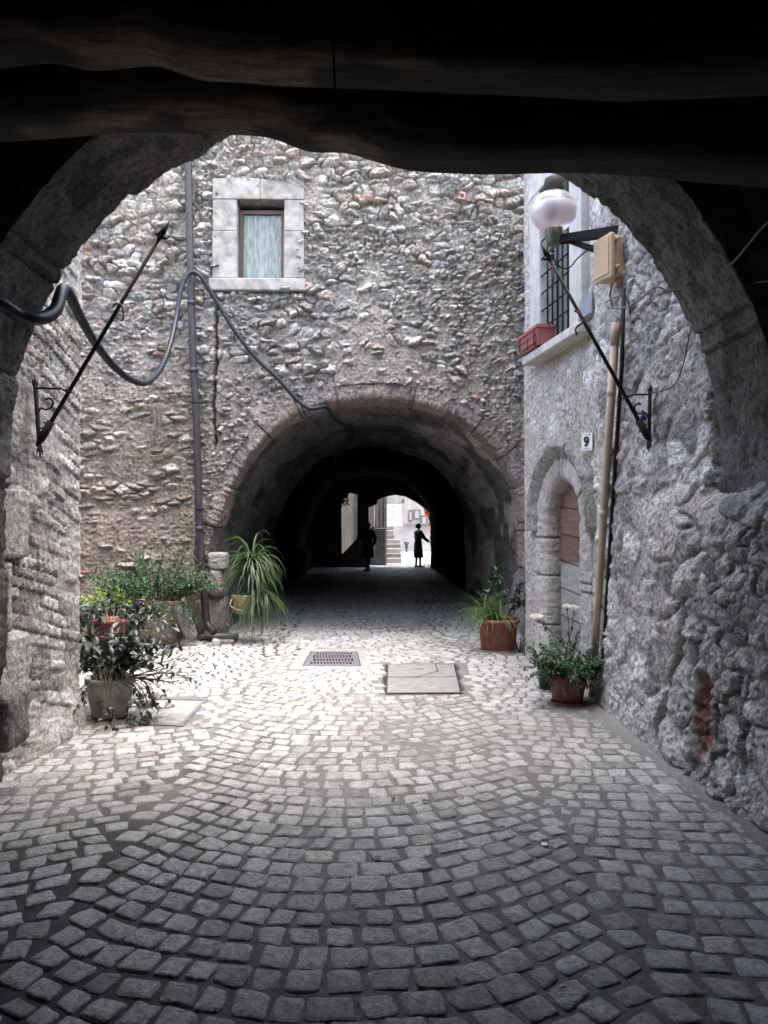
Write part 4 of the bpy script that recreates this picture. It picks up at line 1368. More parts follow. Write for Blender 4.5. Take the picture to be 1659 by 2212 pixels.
MB().tube(cr_spline([lp, lp + Vector((0, 0, -.07)), lp + Vector((.05, 0, -.14)), lp + Vector((.14, .05, -.13)), lp + Vector((.24, .08, -.02)), wallp + Vector((-.1, 0, -.04))], 6), .006, 6).build('flex', M_IRON, lamp)

# grey plaque and house number
def wall_plate(name, label, cat, quad, th, mat):
    pc = [on_seg(a, b, (2.09, 7.09), (1.85, 8.82)) + DN * .115 for a, b in quad]
    c_ = sum(pc, Vector()) / 4
    mb = MB(); v = [p for p in pc] + [p - DN * th for p in pc]
    mb.add(v, [(0, 1, 2, 3), (4, 7, 6, 5), (0, 4, 5, 1), (1, 5, 6, 2), (2, 6, 7, 3), (3, 7, 4, 0)])
    t = thing(name, label, cat, c_)
    mb.build('panel', mat, t)
    return t, pc


M_PLAQ = mat_plain('grey blue slate plaque', (.20, .22, .25), .4, .15, 9)
wall_plate('wall_plaque', 'blank blue grey rectangular plaque on the wall between lamp and cream pipe', 'plaque', [(1273, 693), (1303, 676), (1305, 630), (1276, 650)], .02, M_PLAQ)
t, pc = wall_plate('house_number', 'white enamel house number plate reading 9 beside the cream pipe', 'number plate', [(1281, 974), (1304, 973), (1305, 935), (1283, 936)], .012, M_WHITE)
cu_ = bpy.data.curves.new('digit', 'FONT'); cu_.body = '9'; cu_.size = 1.0; cu_.offset = .045; cu_.extrude = .0
co = bpy.data.objects.new('digit_tmp', cu_); COL.objects.link(co)
dg = bpy.context.evaluated_depsgraph_get()
me = bpy.data.meshes.new_from_object(co.evaluated_get(dg)); bpy.data.objects.remove(co); bpy.data.curves.remove(cu_)
xy = np.array([v.co[:2] for v in me.vertices]); lo_, hi_ = xy.min(0), xy.max(0)
def on_plate(u, v, n=.004): return pc[0].lerp(pc[1], u).lerp(pc[3].lerp(pc[2], u), v) + DN * n
for v in me.vertices:
    q = (np.array(v.co[:2]) - lo_) / (hi_ - lo_)
    v.co = on_plate(.20 + .58 * q[0], .20 + .60 * q[1])
me.name = 'digit'; link('digit', me, M_INK, t)
mb = MB()
mb.add([on_plate(*q) for q in ((.16, .07), (.84, .07), (.84, .11), (.16, .11))], [(0, 1, 2, 3)]); mb.build('small_print', M_PLAQ, t); mb = MB()
mb.add([on_plate(*q) for q in ((.12, .88), (.62, .88), (.62, .91), (.12, .91))], [(0, 1, 2, 3)]); mb.build('small_print', M_PLAQ, t)
mb = MB(); mb.add([on_plate(*q) for q in ((.70, .86), (.88, .86), (.88, .93), (.70, .93))], [(0, 1, 2, 3)]); mb.build('red_mark', M_RED, t)

# flag pole brackets
def flag_bracket(label, base_px, top_px, tip_px, Y, side_, arm_y, ytilt=0.0):
    top, bot = P(*top_px, Y), P(*base_px, Y)
    t = thing('flagpole_bracket', label, 'flagpole holder', bot, 'wrought iron flagpole holders')
    d = Vector((side_, 0, 0))
    mb = MB()
    ax = (top - bot); L_ = ax.length; ax.normalize()
    mb.obox((top + bot) / 2, Vector((0, 1, 0)), d, ax, (.022, .006, L_ / 2))
    for k in (-1, 1):
        mb.tube([top + Vector((0, k * .012, -.03)), top + Vector((0, k * .035, .0)), top + Vector((0, k * .04, .03))], [.008, .007, .002], 6)
        mb.tube([bot + Vector((0, k * .012, .03)), bot + Vector((0, k * .035, .0)), bot + Vector((0, k * .04, -.03))], [.008, .007, .002], 6)
    mb.tube([top + ax * -.01, top + ax * .05], [.010, .003], 6); mb.tube([bot, bot - ax * .05], [.010, .003], 6)
    mb.build('back_plate', M_IRON, t)
    foot = bot + ax * (L_ * .17) + d * .015
    tip = P(*tip_px, Y + ytilt)
    pd = (tip - foot).normalized()
    MB().tube([foot, foot.lerp(tip, .5), tip - pd * .14], [.0145, .0135, .012], 10).build('pole', M_IRON, t)
    mb = MB()
    q = tip - pd * .15; pe = pd.cross(Vector((0, 1, 0))).normalized(); py_ = Vector((0, 1, 0))
    mb.tube([q, q + pd * .012], .018, 8)
    mb.tube([q + pd * .02, q + pd * .05, q + pd * .14], [.008, .022, .002], 6)
    for s in (pe, -pe, py_, -py_):
        mb.tube([q + pd * .018, q + pd * .022 + s * .035, q + pd * .035 + s * .05], [.008, .010, .003], 6)
    mb.build('spear_finial', M_IRON, t)
    mb = MB(); mb.tube([foot - pd * .06, foot, foot + pd * .13], [.010, .026, .026], 10); mb.build('socket', M_IRON, t)
    # arm with ring and scroll
    az = P(top_px[0], arm_y, Y).z
    k = (az - foot.z) / pd.z
    rp = foot + pd * k
    aw = Vector((bot.x + (top.x - bot.x) * .85, Y, az + .02))
    mb = MB(); mb.tube([aw, aw.lerp(rp, .75) + Vector((0, 0, .012)), rp + Vector((0, 0, .0)) - d * .02], .0075, 6)
    mb.tube([rp + (pe * math.cos(a) + py_ * math.sin(a)) * .022 for a in np.linspace(0, 2 * math.pi, 14)], .006, 6); mb.build('arm', M_IRON, t)
    mb = MB()
    S = []
    cx0 = aw + d * .075 + Vector((0, 0, -.09))
    for a in np.linspace(0, 4.6, 22): S.append(cx0 + (d * math.cos(2.2 - a) + Vector((0, 0, 1)) * math.sin(2.2 - a)) * (.016 + .009 * a))
    S2 = []
    c2_ = aw + d * .045 + Vector((0, 0, -.235))
    for a in np.linspace(0, 4.4, 20): S2.append(c2_ + (d * math.cos(2.9 + a) + Vector((0, 0, 1)) * math.sin(2.9 + a)) * (.040 - .006 * a))
    mb.tube(S, .0065, 6); mb.tube([S[-1], S[-1].lerp(S2[0], .5) - d * .01, S2[0]] + S2[1:], .0065, 6)
    mb.build('scroll', M_IRON, t)
    return t, foot, tip, pd


t, f1, t1, pd1 = flag_bracket('black iron flagpole holder on the brick courses under the hanging conduit', (86, 972), (76, 828), (368, 474), 5.08, 1, 845)
q = f1.lerp(t1, .60)
tag(MB().tube(cr_spline([q + Vector((-.03, -.02, 0)), q + Vector((0, -.025, .015)), q + Vector((.03, -.02, -.01)), q + Vector((.035, -.02, -.08)), q + Vector((.02, -.02, -.10))], 5), [.011] * 21, 6, flat=.5).build('ribbon', M_RED), 'dark red ribbon knotted round the pole that crosses the conduit', 'ribbon')
YR = 5.5
t, f2, t2, pd2 = flag_bracket('black iron flagpole holder on the right wall with a blue bottle tucked in', (1402, 962), (1404, 842), (1166, 522), YR, -1, 858)
q = f2.lerp(t2, .62)
tag(MB().tube(cr_spline([q + Vector((-.05, -.02, .03)), q + Vector((-.01, -.03, .0)), q + Vector((.01, -.03, -.05)), q + Vector((-.04, -.02, -.10)), q + Vector((-.03, -.02, -.15))], 5), [.016] * 21, 6, flat=.5).build('ribbon', M_RED), 'dark red ribbon tied to the pole below the barred window', 'ribbon')
q = t2 - pd2 * .17
tag(MB().tube([q, q + Vector((.01, -.01, -.06)), q + Vector((.012, -.01, -.10)), q + Vector((.01, -.01, -.19))], [.005, .006, .016, .003], 6, flat=.5).build('ribbon', M_RED), 'small dark red ribbon hanging from the spear tip below the lamp globe', 'ribbon')
bt = P(1388, 910, YR + .03)
t = thing('spray_bottle', 'blue and white plastic bottle wedged in the flagpole holder', 'bottle', bt)
MB().lathe(bt, [(0, -.08), (.026, -.08), (.028, -.07), (.028, .02), (.016, .045), (.012, .05)], 14).build('body', M_BLUE, t)
MB().lathe(bt, [(.0285, -.02), (.029, -.019), (.029, .0), (.0285, .001)], 14).build('label_band', M_WHITE, t)
MB().lathe(bt, [(.014, .05), (.014, .08), (.0, .082)], 12).build('cap', M_BLUE, t)

# ---- plants ---------------------------------------------------------------
def leaf_mesh(name, items, mat, parent, fold=.25):
    """items: (base, direction, side-hint, length, width)"""
    v, f = [], []
    for (p, d, up, l, w) in items:
        d = d.normalized(); s = d.cross(up)
        if s.length < 1e-4: s = d.orthogonal()
        s.normalize(); n = s.cross(d)
        b = len(v)
        droop = n * (-l * .18)
        v += [p, p + d * l * .35 + s * w * .5 + n * w * fold, p + d * l * .38, p + d * l * .35 - s * w * .5 + n * w * fold,
              p + d * l * .72 + s * w * .36 + n * w * fold * .6 + droop * .4, p + d * l * .74 + droop * .4, p + d * l * .72 - s * w * .36 + n * w * fold * .6 + droop * .4, p + d * l + droop]
        f += [(b, b + 2, b + 1), (b, b + 3, b + 2), (b + 1, b + 2, b + 5, b + 4), (b + 2, b + 3, b + 6, b + 5), (b + 4, b + 5, b + 7), (b + 5, b + 6, b + 7)]
    mb = MB(); mb.add(v, f, True)
    return mb.build(name, mat, parent)


def blades(name, items, mat, parent):
    """items: list of (points, width)"""
    v, f = [], []
    for pts, w in items:
        b = len(v); n = len(pts)
        sd_ = Vector((rnd.uniform(-1, 1), rnd.uniform(-1, 1), .2)).normalized()
        for i, p in enumerate(pts):
            d = (pts[min(i + 1, n - 1)] - pts[max(i - 1, 0)]).normalized()
            s = d.cross(Vector((0, 0, 1)))
            if s.length < .05: s = d.cross(sd_)
            s.normalize()
            ww = w * .5 * (1 - (i / (n - 1)) ** 1.8) + .0006
            up = s.cross(d)
            v += [p - s * ww, p + up * ww * .35, p + s * ww]
        for i in range(n - 1):
            k = b + i * 3
            f += [(k, k + 1, k + 4, k + 3), (k + 1, k + 2, k + 5, k + 4)]
    mb = MB(); mb.add(v, f, True)
    return mb.build(name, mat, parent)


def rv(s=1.0): return Vector((rnd.uniform(-1, 1), rnd.uniform(-1, 1), rnd.uniform(-1, 1))) * s


def pot_profile(r0, r1, h, rim=.03, rh=.05, th=.015):
    return [(0, .004), (r0 * .96, .0), (r0, .008), (r1 - .005, h - rh), (r1 + rim * .6, h - rh + .004), (r1 + rim, h - rh * .5), (r1 + rim * .9, h), (r1 + .002, h + .001), (r1 - th, h - .012), (r1 - th - .01, h - .05)]


def soil(c, r, h, parent): MB().lathe(c, [(r, h - .035), (r * .6, h - .025), (0, h - .02)], 20).build('soil', M_SOIL, parent, noise=.012, nscale=20)


# dark sprawling plant in the pale pot, left
c0 = G(238, 1553)
c0.z = 0.0
t = thing('potted_plant', 'sprawling dark leaved plant in a weathered pale pot by the brick wall end', 'potted plant', c0)
k_ = (c0.y) / 1662.0
rr = 47 * k_; hh_ = 92 * k_ * .92
MB().lathe(c0, [(0, .002), (rr * .70, 0), (rr * .76, .01), (rr * .80, .035)], 28).build('saucer', M_RPLAS, t)
MB().lathe(c0 + Vector((0, 0, .02)), [(rr * .72, 0), (rr * .80, .03), (rr * .98, hh_ * .6), (rr, hh_ - .05), (rr + .02, hh_ - .048), (rr + .022, hh_), (rr - .01, hh_), (rr - .02, hh_ - .05)], 32).build('pot', M_WPOT, t)
soil(c0, rr - .015, hh_ + .02, t)
stems, lv = MB(), []
def sprout(p0, dirv, L_, n, sag, leafl, leafw, every, lv, stems, rad=.004, start=.2):
    p = p0.copy(); d = dirv.normalized(); pts = [p.copy()]
    for i in range(n):
        d = (d + rv(.16) + Vector((0, 0, -sag))).normalized()
        p = p + d * (L_ / n); 
        if p.z < .03: p.z = .03
        pts.append(p.copy())
        if i / n > start:
            for q in range(every):
                ld = (d * .5 + rv(.9) + Vector((0, 0, .05))).normalized()
                lv.append((p + rv(.006), ld, (Vector((0, 0, 1)) + rv(.5)).normalized(), leafl * rnd.uniform(.6, 1.15), leafw * rnd.uniform(.7, 1.15)))
    stems.tube(pts, [rad * (1 - .6 * i / n) for i in range(len(pts))], 5, cap=False)
    return pts[-1], d
top0 = c0 + Vector((0, 0, hh_))
for k in range(50):
    a = rnd.uniform(0, 2 * math.pi)
    sprout(top0 + Vector((math.cos(a), math.sin(a), 0)) * rr * .5, Vector((math.cos(a) * .55, math.sin(a) * .4, 1.2)), rnd.uniform(.25, .66), 9, .12, .095, .042, 2, lv, stems)
for k in range(12):
    a = rnd.uniform(-.5, .5) - .2
    sprout(top0 + Vector((rr * .5, 0, 0)), Vector((1, math.sin(a) * .7, rnd.uniform(-.15, .65))), rnd.uniform(.4, .66), 10, .035, .062, .026, 1, lv, stems, .0045, .25)
for k in range(26):
    a = rnd.uniform(0, 6.28)
    sprout(top0 + Vector((math.cos(a), math.sin(a), 0)) * rr * .9, Vector((math.cos(a), math.sin(a) * .6, .1)), rnd.uniform(.3, .55), 10, .20, .075, .032, 2, lv, stems, .004, .4)
stems.build('stems', M_STEM, t)
leaf_mesh('foliage', lv, M_LEAF_D, t)

# second pot behind it, up against the wall end, with the same dark leaves
c1 = G(232, 1470); c1 = Vector((P(236, 1400, 7.0).x, 7.0, 0))
t = thing('potted_plant', 'terracotta pot half hidden behind the sprawling dark plant, standing on a pale plinth', 'potted plant', c1)
k_ = c1.y / 1662
zt_ = P(236, 1336, c1.y).z
MB().lathe(c1, [(0, 0), (.15, 0), (.17, .03), (.14, .07), (.13, zt_ - .42), (.17, zt_ - .36), (0, zt_ - .355)], 20).build('plinth', M_CONC, t)
MB().lathe(c1 + Vector((0, 0, zt_ - .36)), pot_profile(.10, .145, .36, .022, .05), 28).build('pot', M_TERRA, t)
soil(c1, .135, zt_, t)
stems, lv = MB(), []
for k in range(44):
    a = rnd.uniform(0, 6.28)
    sprout(c1 + Vector((math.cos(a) * .08, math.sin(a) * .08, zt_ - .02)), Vector((math.cos(a), math.sin(a) * .6, rnd.uniform(.25, 1.0))), rnd.uniform(.22, .46), 8, .11, .085, .036, 2, lv, stems, .004, .15)
stems.build('stems', M_STEM, t); leaf_mesh('foliage', lv, M_LEAF_D, t)

# big terracotta urn in the corner
c2 = Vector((P(340, 1368, 10.15).x, 10.15, 0))
k_ = 10.15 / 1662
t = thing('potted_plant', 'big flared terracotta urn overflowing with small green leaves in the corner left of the downpipe', 'potted plant', c2)
ru = 62 * k_; hu = (1375 - 1279) * k_
MB().lathe(c2, [(0, 0), (ru * .58, 0), (ru * .62, .03), (ru * .66, hu * .3), (ru * .82, hu * .7), (ru * .99, hu - .05), (ru * 1.05, hu - .03), (ru * 1.06, hu), (ru * .98, hu), (ru * .93, hu - .06)], 36).build('urn', M_TERRA_P, t, noise=.006)
soil(c2, ru * .94, hu, t)
stems, lv = MB(), []
for k in range(150):
    a = rnd.uniform(0, 6.28); r_ = ru * rnd.uniform(.2, .95)
    sprout(c2 + Vector((math.cos(a) * r_, math.sin(a) * r_ * .8, hu - .02)), Vector((math.cos(a) * .9, math.sin(a) * .6 - .1, 1.0)), rnd.uniform(.3, .80), 10, .05, .044, .028, 4, lv, stems, .003, .12)
for k in range(40):
    a = rnd.uniform(-2.7, -.3)
    sprout(c2 + Vector((math.cos(a) * ru, math.sin(a) * ru, hu)), Vector((math.cos(a) * .5, math.sin(a) * .5, .15)), rnd.uniform(.2, .5), 8, .35, .038, .025, 3, lv, stems, .003, .1)
stems.build('stems', M_STEM, t); leaf_mesh('foliage', lv, M_LEAF_B, t)
bl = []
for k in range(7):
    b0 = P(305 + rnd.uniform(-8, 8), 1260, 10.2); b1 = P(306 + rnd.uniform(-16, 14), 1165 + rnd.uniform(0, 40), 10.25)
    bl.append(([b0.lerp(b1, i / 5) + Vector((.02 * math.sin(i), 0, 0)) for i in range(6)], .030))
blades('sword_leaves', bl, M_LEAF_B, t)
# pale leafed plant to its left
c3 = Vector((P(258, 1370, 10.0).x, 10.0, 0))
t = thing('potted_plant', 'bright yellow green leafy plant squeezed between urn and wall corner', 'potted plant', c3)
MB().lathe(c3, pot_profile(.13, .18, .44, .02, .05), 24).build('pot', M_TERRA, t); soil(c3, .16, .44, t)
stems, lv = MB(), []
for k in range(46):
    a = rnd.uniform(0, 6.28)
    sprout(c3 + Vector((math.cos(a) * .1, math.sin(a) * .1, .42)), Vector((math.cos(a) * .7, math.sin(a) * .5, 1.0)), rnd.uniform(.2, .50), 8, .12, .06, .036, 3, lv, stems, .003, .15)
stems.build('stems', M_STEM, t); leaf_mesh('foliage', lv, M_LEAF_Y, t)

# spider plant hanging at the tunnel mouth
YS = 10.2
cs = P(527, 1325, YS)
t = thing('spider_plant', 'spider plant with long arching striped leaves in a yellowed pot at the tunnel mouth', 'hanging plant', cs)
k_ = YS / 1662
MB().lathe(cs, [(0, 0), (.11, 0), (.125, .02), (.15, .20), (.165, .22), (.165, .25), (.15, .25), (.14, .22)], 26).build('pot', M_YPOT, t)
soil(cs, .14, .25, t)
mb = MB(); mb.tube(cr_spline([cs + Vector((-.13, -.08, .22)), cs + Vector((-.15, -.16, .12)), cs + Vector((0, -.17, .06)), cs + Vector((.07, -.16, .16)), cs + Vector((.02, -.16, .21))], 6), .007, 6); mb.build('hanging_loop', M_CREAM, t)
top = P(540, 1215, YS - .02)
MB().tube([cs + Vector((0, 0, .2)), cs.lerp(top, .7) + Vector((.02, 0, .06)), top], [.05, .045, .04], 8).build('stem', M_STEM, t)
bl = []
for k in range(260):
    a = rnd.uniform(0, 6.28); L_ = rnd.uniform(.32, .68)
    d = Vector((math.cos(a), math.sin(a) * .8, 0)); el = rnd.uniform(.3, 1.5)
    p = top + d * rnd.uniform(0, .06) + Vector((.02, 0, rnd.uniform(-.25, .06)))
    pts = [p.copy()]; v = d * math.cos(el) + Vector((0, 0, math.sin(el)))
    n = 9
    for i in range(n):
        v = (v + Vector((0, 0, -.30 - .05 * i * rnd.random()))).normalized()
        p = p + v * (L_ / n); pts.append(p.copy())
    bl.append((pts, rnd.uniform(.014, .024)))
for k in range(110):
    a = rnd.uniform(-.6, .6); p = top + Vector((rnd.uniform(-.05, .22), rnd.uniform(-.15, .1), -.35))
    pts = [p.copy()]; v = Vector((rnd.uniform(-.3, .5), rnd.uniform(-.3, .2), .1)); L_ = rnd.uniform(.4, .85)
    for i in range(9):
        v = (v + Vector((0, 0, -.25)) + rv(.12)).normalized(); p = p + v * (L_ / 9)
        p.z = max(p.z, .02); pts.append(p.copy())
    bl.append((pts, rnd.uniform(.010, .018)))
blades('foliage', bl, M_GRASS, t)

# terracotta pot at the right of the tunnel
YT = 9.45
c4 = Vector((P(1076, 1395, YT).x, YT, 0)); k_ = YT / 1662
t = thing('potted_plant', 'round terracotta pot on a grey saucer with drooping grass and a leggy shrub', 'potted plant', c4)
MB().lathe(c4, [(0, .004), (.20, 0), (.235, .012), (.245, .035), (.235, .036), (.215, .016), (0, .014)], 32).build('saucer', M_SAUC, t)
rp_ = 43 * k_; hp_ = (1393 - 1323) * k_ * .98
MB().lathe(c4 + Vector((0, 0, .018)), pot_profile(rp_ * .84, rp_, hp_, .022, .055), 36).build('pot', M_TERRA, t)
soil(c4, rp_ - .015, hp_ + .018, t)
bl = []
for k in range(150):
    a = rnd.uniform(0, 6.28); L_ = rnd.uniform(.25, .60)
    p = c4 + Vector((-.10 + rnd.uniform(-.10, .14), rnd.uniform(-.14, .12), hp_)); el = rnd.uniform(.6, 1.5)
    v = Vector((math.cos(a) * math.cos(el) - .15, math.sin(a) * math.cos(el), math.sin(el))); pts = [p.copy()]
    for i in range(9):
        v = (v + Vector((0, 0, -.24)) + rv(.05)).normalized(); p = p + v * (L_ / 9); pts.append(p.copy())
    bl.append((pts, rnd.uniform(.010, .017)))
blades('grass', bl, M_GRASS2, t)
stems, lv, lv2 = MB(), [], []
for (px, py, l2) in ((1070, 1232, lv), (1082, 1240, lv), (1060, 1262, lv), (1092, 1270, lv), (1052, 1280, lv), (1132, 1262, lv2), (1140, 1290, lv2), (1118, 1275, lv2), (1105, 1300, lv2), (1124, 1300, lv2)):
    tip = P(px, py, YT + rnd.uniform(-.15, .1)); b0 = c4 + Vector((.12 if l2 is lv2 else .0, .03, hp_))
    mid = b0.lerp(tip, .5) + rv(.04) + Vector((0, 0, .03))
    pts = cr_spline([b0, mid, tip], 6); stems.tube(pts, [.006 - .004 * i / len(pts) for i in range(len(pts))], 5)
    for i in range(5, len(pts)):
        for q in range(3):
            l2.append((pts[i] + rv(.01), (rv(1) + Vector((0, 0, .1))).normalized(), (Vector((0, 0, 1)) + rv(.4)).normalized(), rnd.uniform(.05, .10), rnd.uniform(.022, .038)))
stems.build('stems', M_STEM, t); leaf_mesh('foliage', lv, M_LEAF_Y if False else M_LEAF_G, t); leaf_mesh('side_foliage', lv2, M_LEAF_D, t)
bl = []
for k in range(14):
    p = Vector((P(1128 + rnd.uniform(-12, 8), 1400, 9.35).x, 9.35 + rnd.uniform(-.3, .15), 0)); pts = [p.copy()]; v = Vector((rnd.uniform(-.3, .3), rnd.uniform(-.3, .1), 1))
    for i in range(7):
        v = (v + Vector((0, 0, -.06)) + rv(.1)).normalized(); p = p + v * rnd.uniform(.04, .07); pts.append(p.copy())
    bl.append((pts, .012))
tag(blades('weed_tuft', bl, M_LEAF_D, None), 'dark tuft of weeds growing at the wall foot between pot and door', 'weeds')

# ribbed red brown pot with the white rose
c5 = G(1226, 1522); c5.z = 0; k_ = c5.y / 1662
t = thing('potted_rose', 'ribbed red brown plastic pot holding a bushy rose with white blooms', 'potted rose', c5)
rb_ = 43 * k_; hb_ = (1530 - 1456) * k_ * .9
MB().lathe(c5, [(0, 0), (rb_ * .70, 0), (rb_ * .84, .012), (rb_ * .86, .032), (rb_ * .80, .034)], 32).build('saucer', M_RPLAS, t)
MB().lathe(c5 + Vector((0, 0, .015)), [(0, .005), (rb_ * .72, 0), (rb_ * .73, .03)] + [(rb_ * (.74 + .2 * i / 6), .03 + (hb_ - .08) * i / 6) for i in range(7)], 112, rib=.012, nrib=28).build('pot', M_RPLAS, t)
MB().lathe(c5 + Vector((0, 0, .015)), [(rb_ * .94, hb_ - .055), (rb_ * 1.0, hb_ - .05), (rb_ * 1.03, hb_ - .005), (rb_ * .97, hb_), (rb_ * .92, hb_ - .03)], 40).build('rim', M_RPLAS, t)
soil(c5, rb_ * .92, hb_ + .01, t)
stems, lv = MB(), []
for k in range(110):
    a = rnd.uniform(0, 6.28); r_ = rb_ * rnd.uniform(.1, .9)
    sprout(c5 + Vector((math.cos(a) * r_, math.sin(a) * r_, hb_)), Vector((math.cos(a) * .75 + .08, math.sin(a) * .7, rnd.uniform(.35, 1.1))), rnd.uniform(.14, .36), 8, .08, .036, .026, 4, lv, stems, .0025, .12)
for k in range(26):
    a = rnd.uniform(-2.6, -.5)
    sprout(c5 + Vector((math.cos(a) * rb_, math.sin(a) * rb_, hb_)), Vector((math.cos(a) * .5, math.sin(a) * .5, .1)), rnd.uniform(.08, .20), 7, .35, .018, .012, 4, lv, stems, .002, .1)
lv2 = []
def rose(c, r, opn):
    blooms = MB()
    for ringi, (nn_, rr_, tl) in enumerate(((5, 1.0, .9), (5, .72, .55), (4, .45, .25), (3, .25, .08))):
        for i in range(nn_):
            a = 2 * math.pi * i / nn_ + ringi * .6; d = Vector((math.cos(a), math.sin(a), 0)); s = Vector((-d.y, d.x, 0))
            v, f = [], []
            for u in range(4):
                w = (.25, .8, .95, .55)[u]; h = u / 3
                o = d * (r * rr_ * (.25 + .75 * h * (tl * opn + .25))) + Vector((0, 0, r * (1.25 * h * (1 - .45 * tl * opn) - .3)))
                for q in (-1, 0, 1): v.append(c + o + s * (q * w * r * rr_ * .82) - d * (abs(q) * r * .16 * rr_))
            for u in range(3):
                for q in range(2): f.append((u * 3 + q, u * 3 + q + 1, u * 3 + q + 4, u * 3 + q + 3))
            blooms.add(v, f, True)
    blooms.build('bloom', M_ROSE, t)
for (px, py, r_, op) in ((1159, 1335, .056, 1), (1174, 1342, .030, .4), (1225, 1312, .042, 1), (1240, 1315, .042, .9), (1214, 1420, .018, .8)):
    tip = P(px, py, c5.y + rnd.uniform(-.02, .1)); b0 = c5 + Vector((rnd.uniform(-.06, .06), 0, hb_ + .15))
    if py < 1400:
        pts = cr_spline([b0, b0.lerp(tip, .5) + Vector((.02, 0, .0)), tip], 8); stems.tube(pts, .0032, 5)
        for i in range(6, len(pts) - 1):
            if rnd.random() < .6: lv2.append((pts[i], (rv(1)).normalized(), Vector((0, 0, 1)), .045, .024))
    rose(tip, r_, op)
for (px, py) in ((1256, 1345), (1246, 1365), (1205, 1360), (1230, 1370)):
    tip = P(px, py, c5.y + .05); b0 = c5 + Vector((.03, 0, hb_ + .1)); stems.tube(cr_spline([b0, b0.lerp(tip, .5), tip], 6), .003, 5)
    for q in range(9): lv2.append((b0.lerp(tip, rnd.uniform(.4, 1)), rv(1).normalized(), Vector((0, 0, 1)), .042, .02))
stems.build('stems', M_STEM, t); leaf_mesh('foliage', lv, M_LEAF_G, t); leaf_mesh('upper_leaves', lv2, M_LEAF_D, t)
c6 = G(1192, 1498); c6.z = 0; c6 += Vector((.02, .16, 0))
tag(MB().lathe(c6, [(0, .003), (.09, 0), (.12, .14), (.135, .145), (.135, .16), (.115, .16), (.10, .03), (0, .02)], 24).build('plastic_planter', M_GPLAS), 'dark green plastic planter tucked behind the rose pot', 'planter')

# window box on the sill
wb = dpt(wo0 + .30, wz0, .13)
t = thing('window_box', 'empty reddish plastic window box in a wire holder on the barred window sill', 'window box', wb)
def trough(mb, c, l0, l1, w0, w1, h):
    v = []
    for (l, w, z) in ((l0, w0, 0), (l1, w1, h), (l1 + .012, w1 + .012, h), (l1 + .012, w1 + .012, h + .03), (l1 - .01, w1 - .01, h + .03), (l0 - .01, w0 - .01, .03)):
        for (a, b) in ((-1, -1), (1, -1), (1, 1), (-1, 1)): v.append(c + DU * (a * l) + DN * (b * w) + Vector((0, 0, z)))
    f = [(3, 2, 1, 0)] + [(i * 4 + k, i * 4 + (k + 1) % 4, i * 4 + (k + 1) % 4 + 4, i * 4 + k + 4) for i in range(5) for k in range(4)] + [(20, 21, 22, 23)]
    mb.add(v, f)
wb2 = wb + Vector((0, 0, .015))
M_WBOX = mat_plain('faded red plastic', (.27, .085, .075), .55, .2, 12)
mb = MB(); trough(mb, wb2, .27, .31, .075, .10, .17); mb.build('trough', M_WBOX, t)
mb = MB()
for s in (-1, 1):
    for e_ in (-.22, .22):
        q = wb2 + DU * e_; mb.tube(cr_spline([q + DN * .11 + Vector((0, 0, .17)), q + DN * .115 + Vector((0, 0, .08)), q + DN * .09 + Vector((0, 0, -.008)), q - DN * .09 + Vector((0, 0, -.008))], 4), .005, 5)
mb.tube([wb2 + DN * .118 - DU * .36 + Vector((0, 0, .09)), wb2 + DN * .118 + DU * .3 + Vector((0, 0, .09))], .005, 5); mb.build('wire_holder', M_IRON, t)
mb = MB()
for s in (-.12, .12): mb.obox(wb2 + DU * s + DN * .095 + Vector((0, 0, .08)), DU, DN, Zv, (.10, .006, .05))
mb.build('relief_panel', M_WBOX, t)

# stones at the foot of the wall
o = rock('leaning_stone', P(402, 1345, 9.9), (.085, .06, .235), M_DRESS, None, 31, 4, .14, .3)
o.data.transform(Matrix.Translation(P(402, 1345, 9.9)) @ Matrix.Rotation(R(-22), 4, 'Y') @ Matrix.Translation(-P(402, 1345, 9.9)))
tag(o, 'long pale stone leaning against the terracotta urn', 'stone')
cst = G(475, 1384)
mb = MB(); mb.box((cst.x - .27, cst.y - .08, .03), (cst.x + .24, cst.y + .12, .085), bev=.015)
tag(mb.build('stone_slab', M_SLAB, None, noise=.012), 'flat brown stone slab lying at the foot of the downpipe', 'stone')
o = rock('flat_stone', G(478, 1393) + Vector((.05, 0, .03)), (.12, .06, .04), M_RUB, None, 41, 3, .15, .5); tag(o, 'grey stone block in front of the slab under the downpipe', 'stone')
o = rock('white_chip', G(467, 1397) + Vector((0, -.03, .05)), (.045, .03, .055), M_WTRIM, None, 43, 3, .2, .2); tag(o, 'small white stone chip in front of the slab under the downpipe', 'stone')
o = rock('rubble_stone', G(395, 1378) + Vector((0, 0, .04)), (.14, .10, .06), M_RUB, None, 45, 4, .25, .2); tag(o, 'low grey rubble stone beneath the leaning pale stone', 'stone')
o = rock('litter_scrap', G(1176, 1833) + Vector((0, 0, .02)), (.014, .018, .005), M_WHITE, None, 47, 3, .3, .4); tag(o, 'tiny white scrap of litter lying on the cobbles', 'litter')

for k, (px, py) in enumerate(((848, 1722), (912, 1733), (1094, 1790), (826, 1851), (1004, 1718))):
    p = G(px, py, .026); a = rnd.uniform(0, 6.28); d = Vector((math.cos(a), math.sin(a), .1))
    o = leaf_mesh('fallen_leaf', [(p, d, Vector((0, 0, 1)), .05, .03)], M_TWIG if k == 4 else M_LEAF_D, None)
    tag(o, 'curled pale yellowish leaf lying on the cobbles' if k == 4 else 'small dark dead leaf lying on the middle of the cobbles', 'leaf', 'dead leaves on the cobbles')
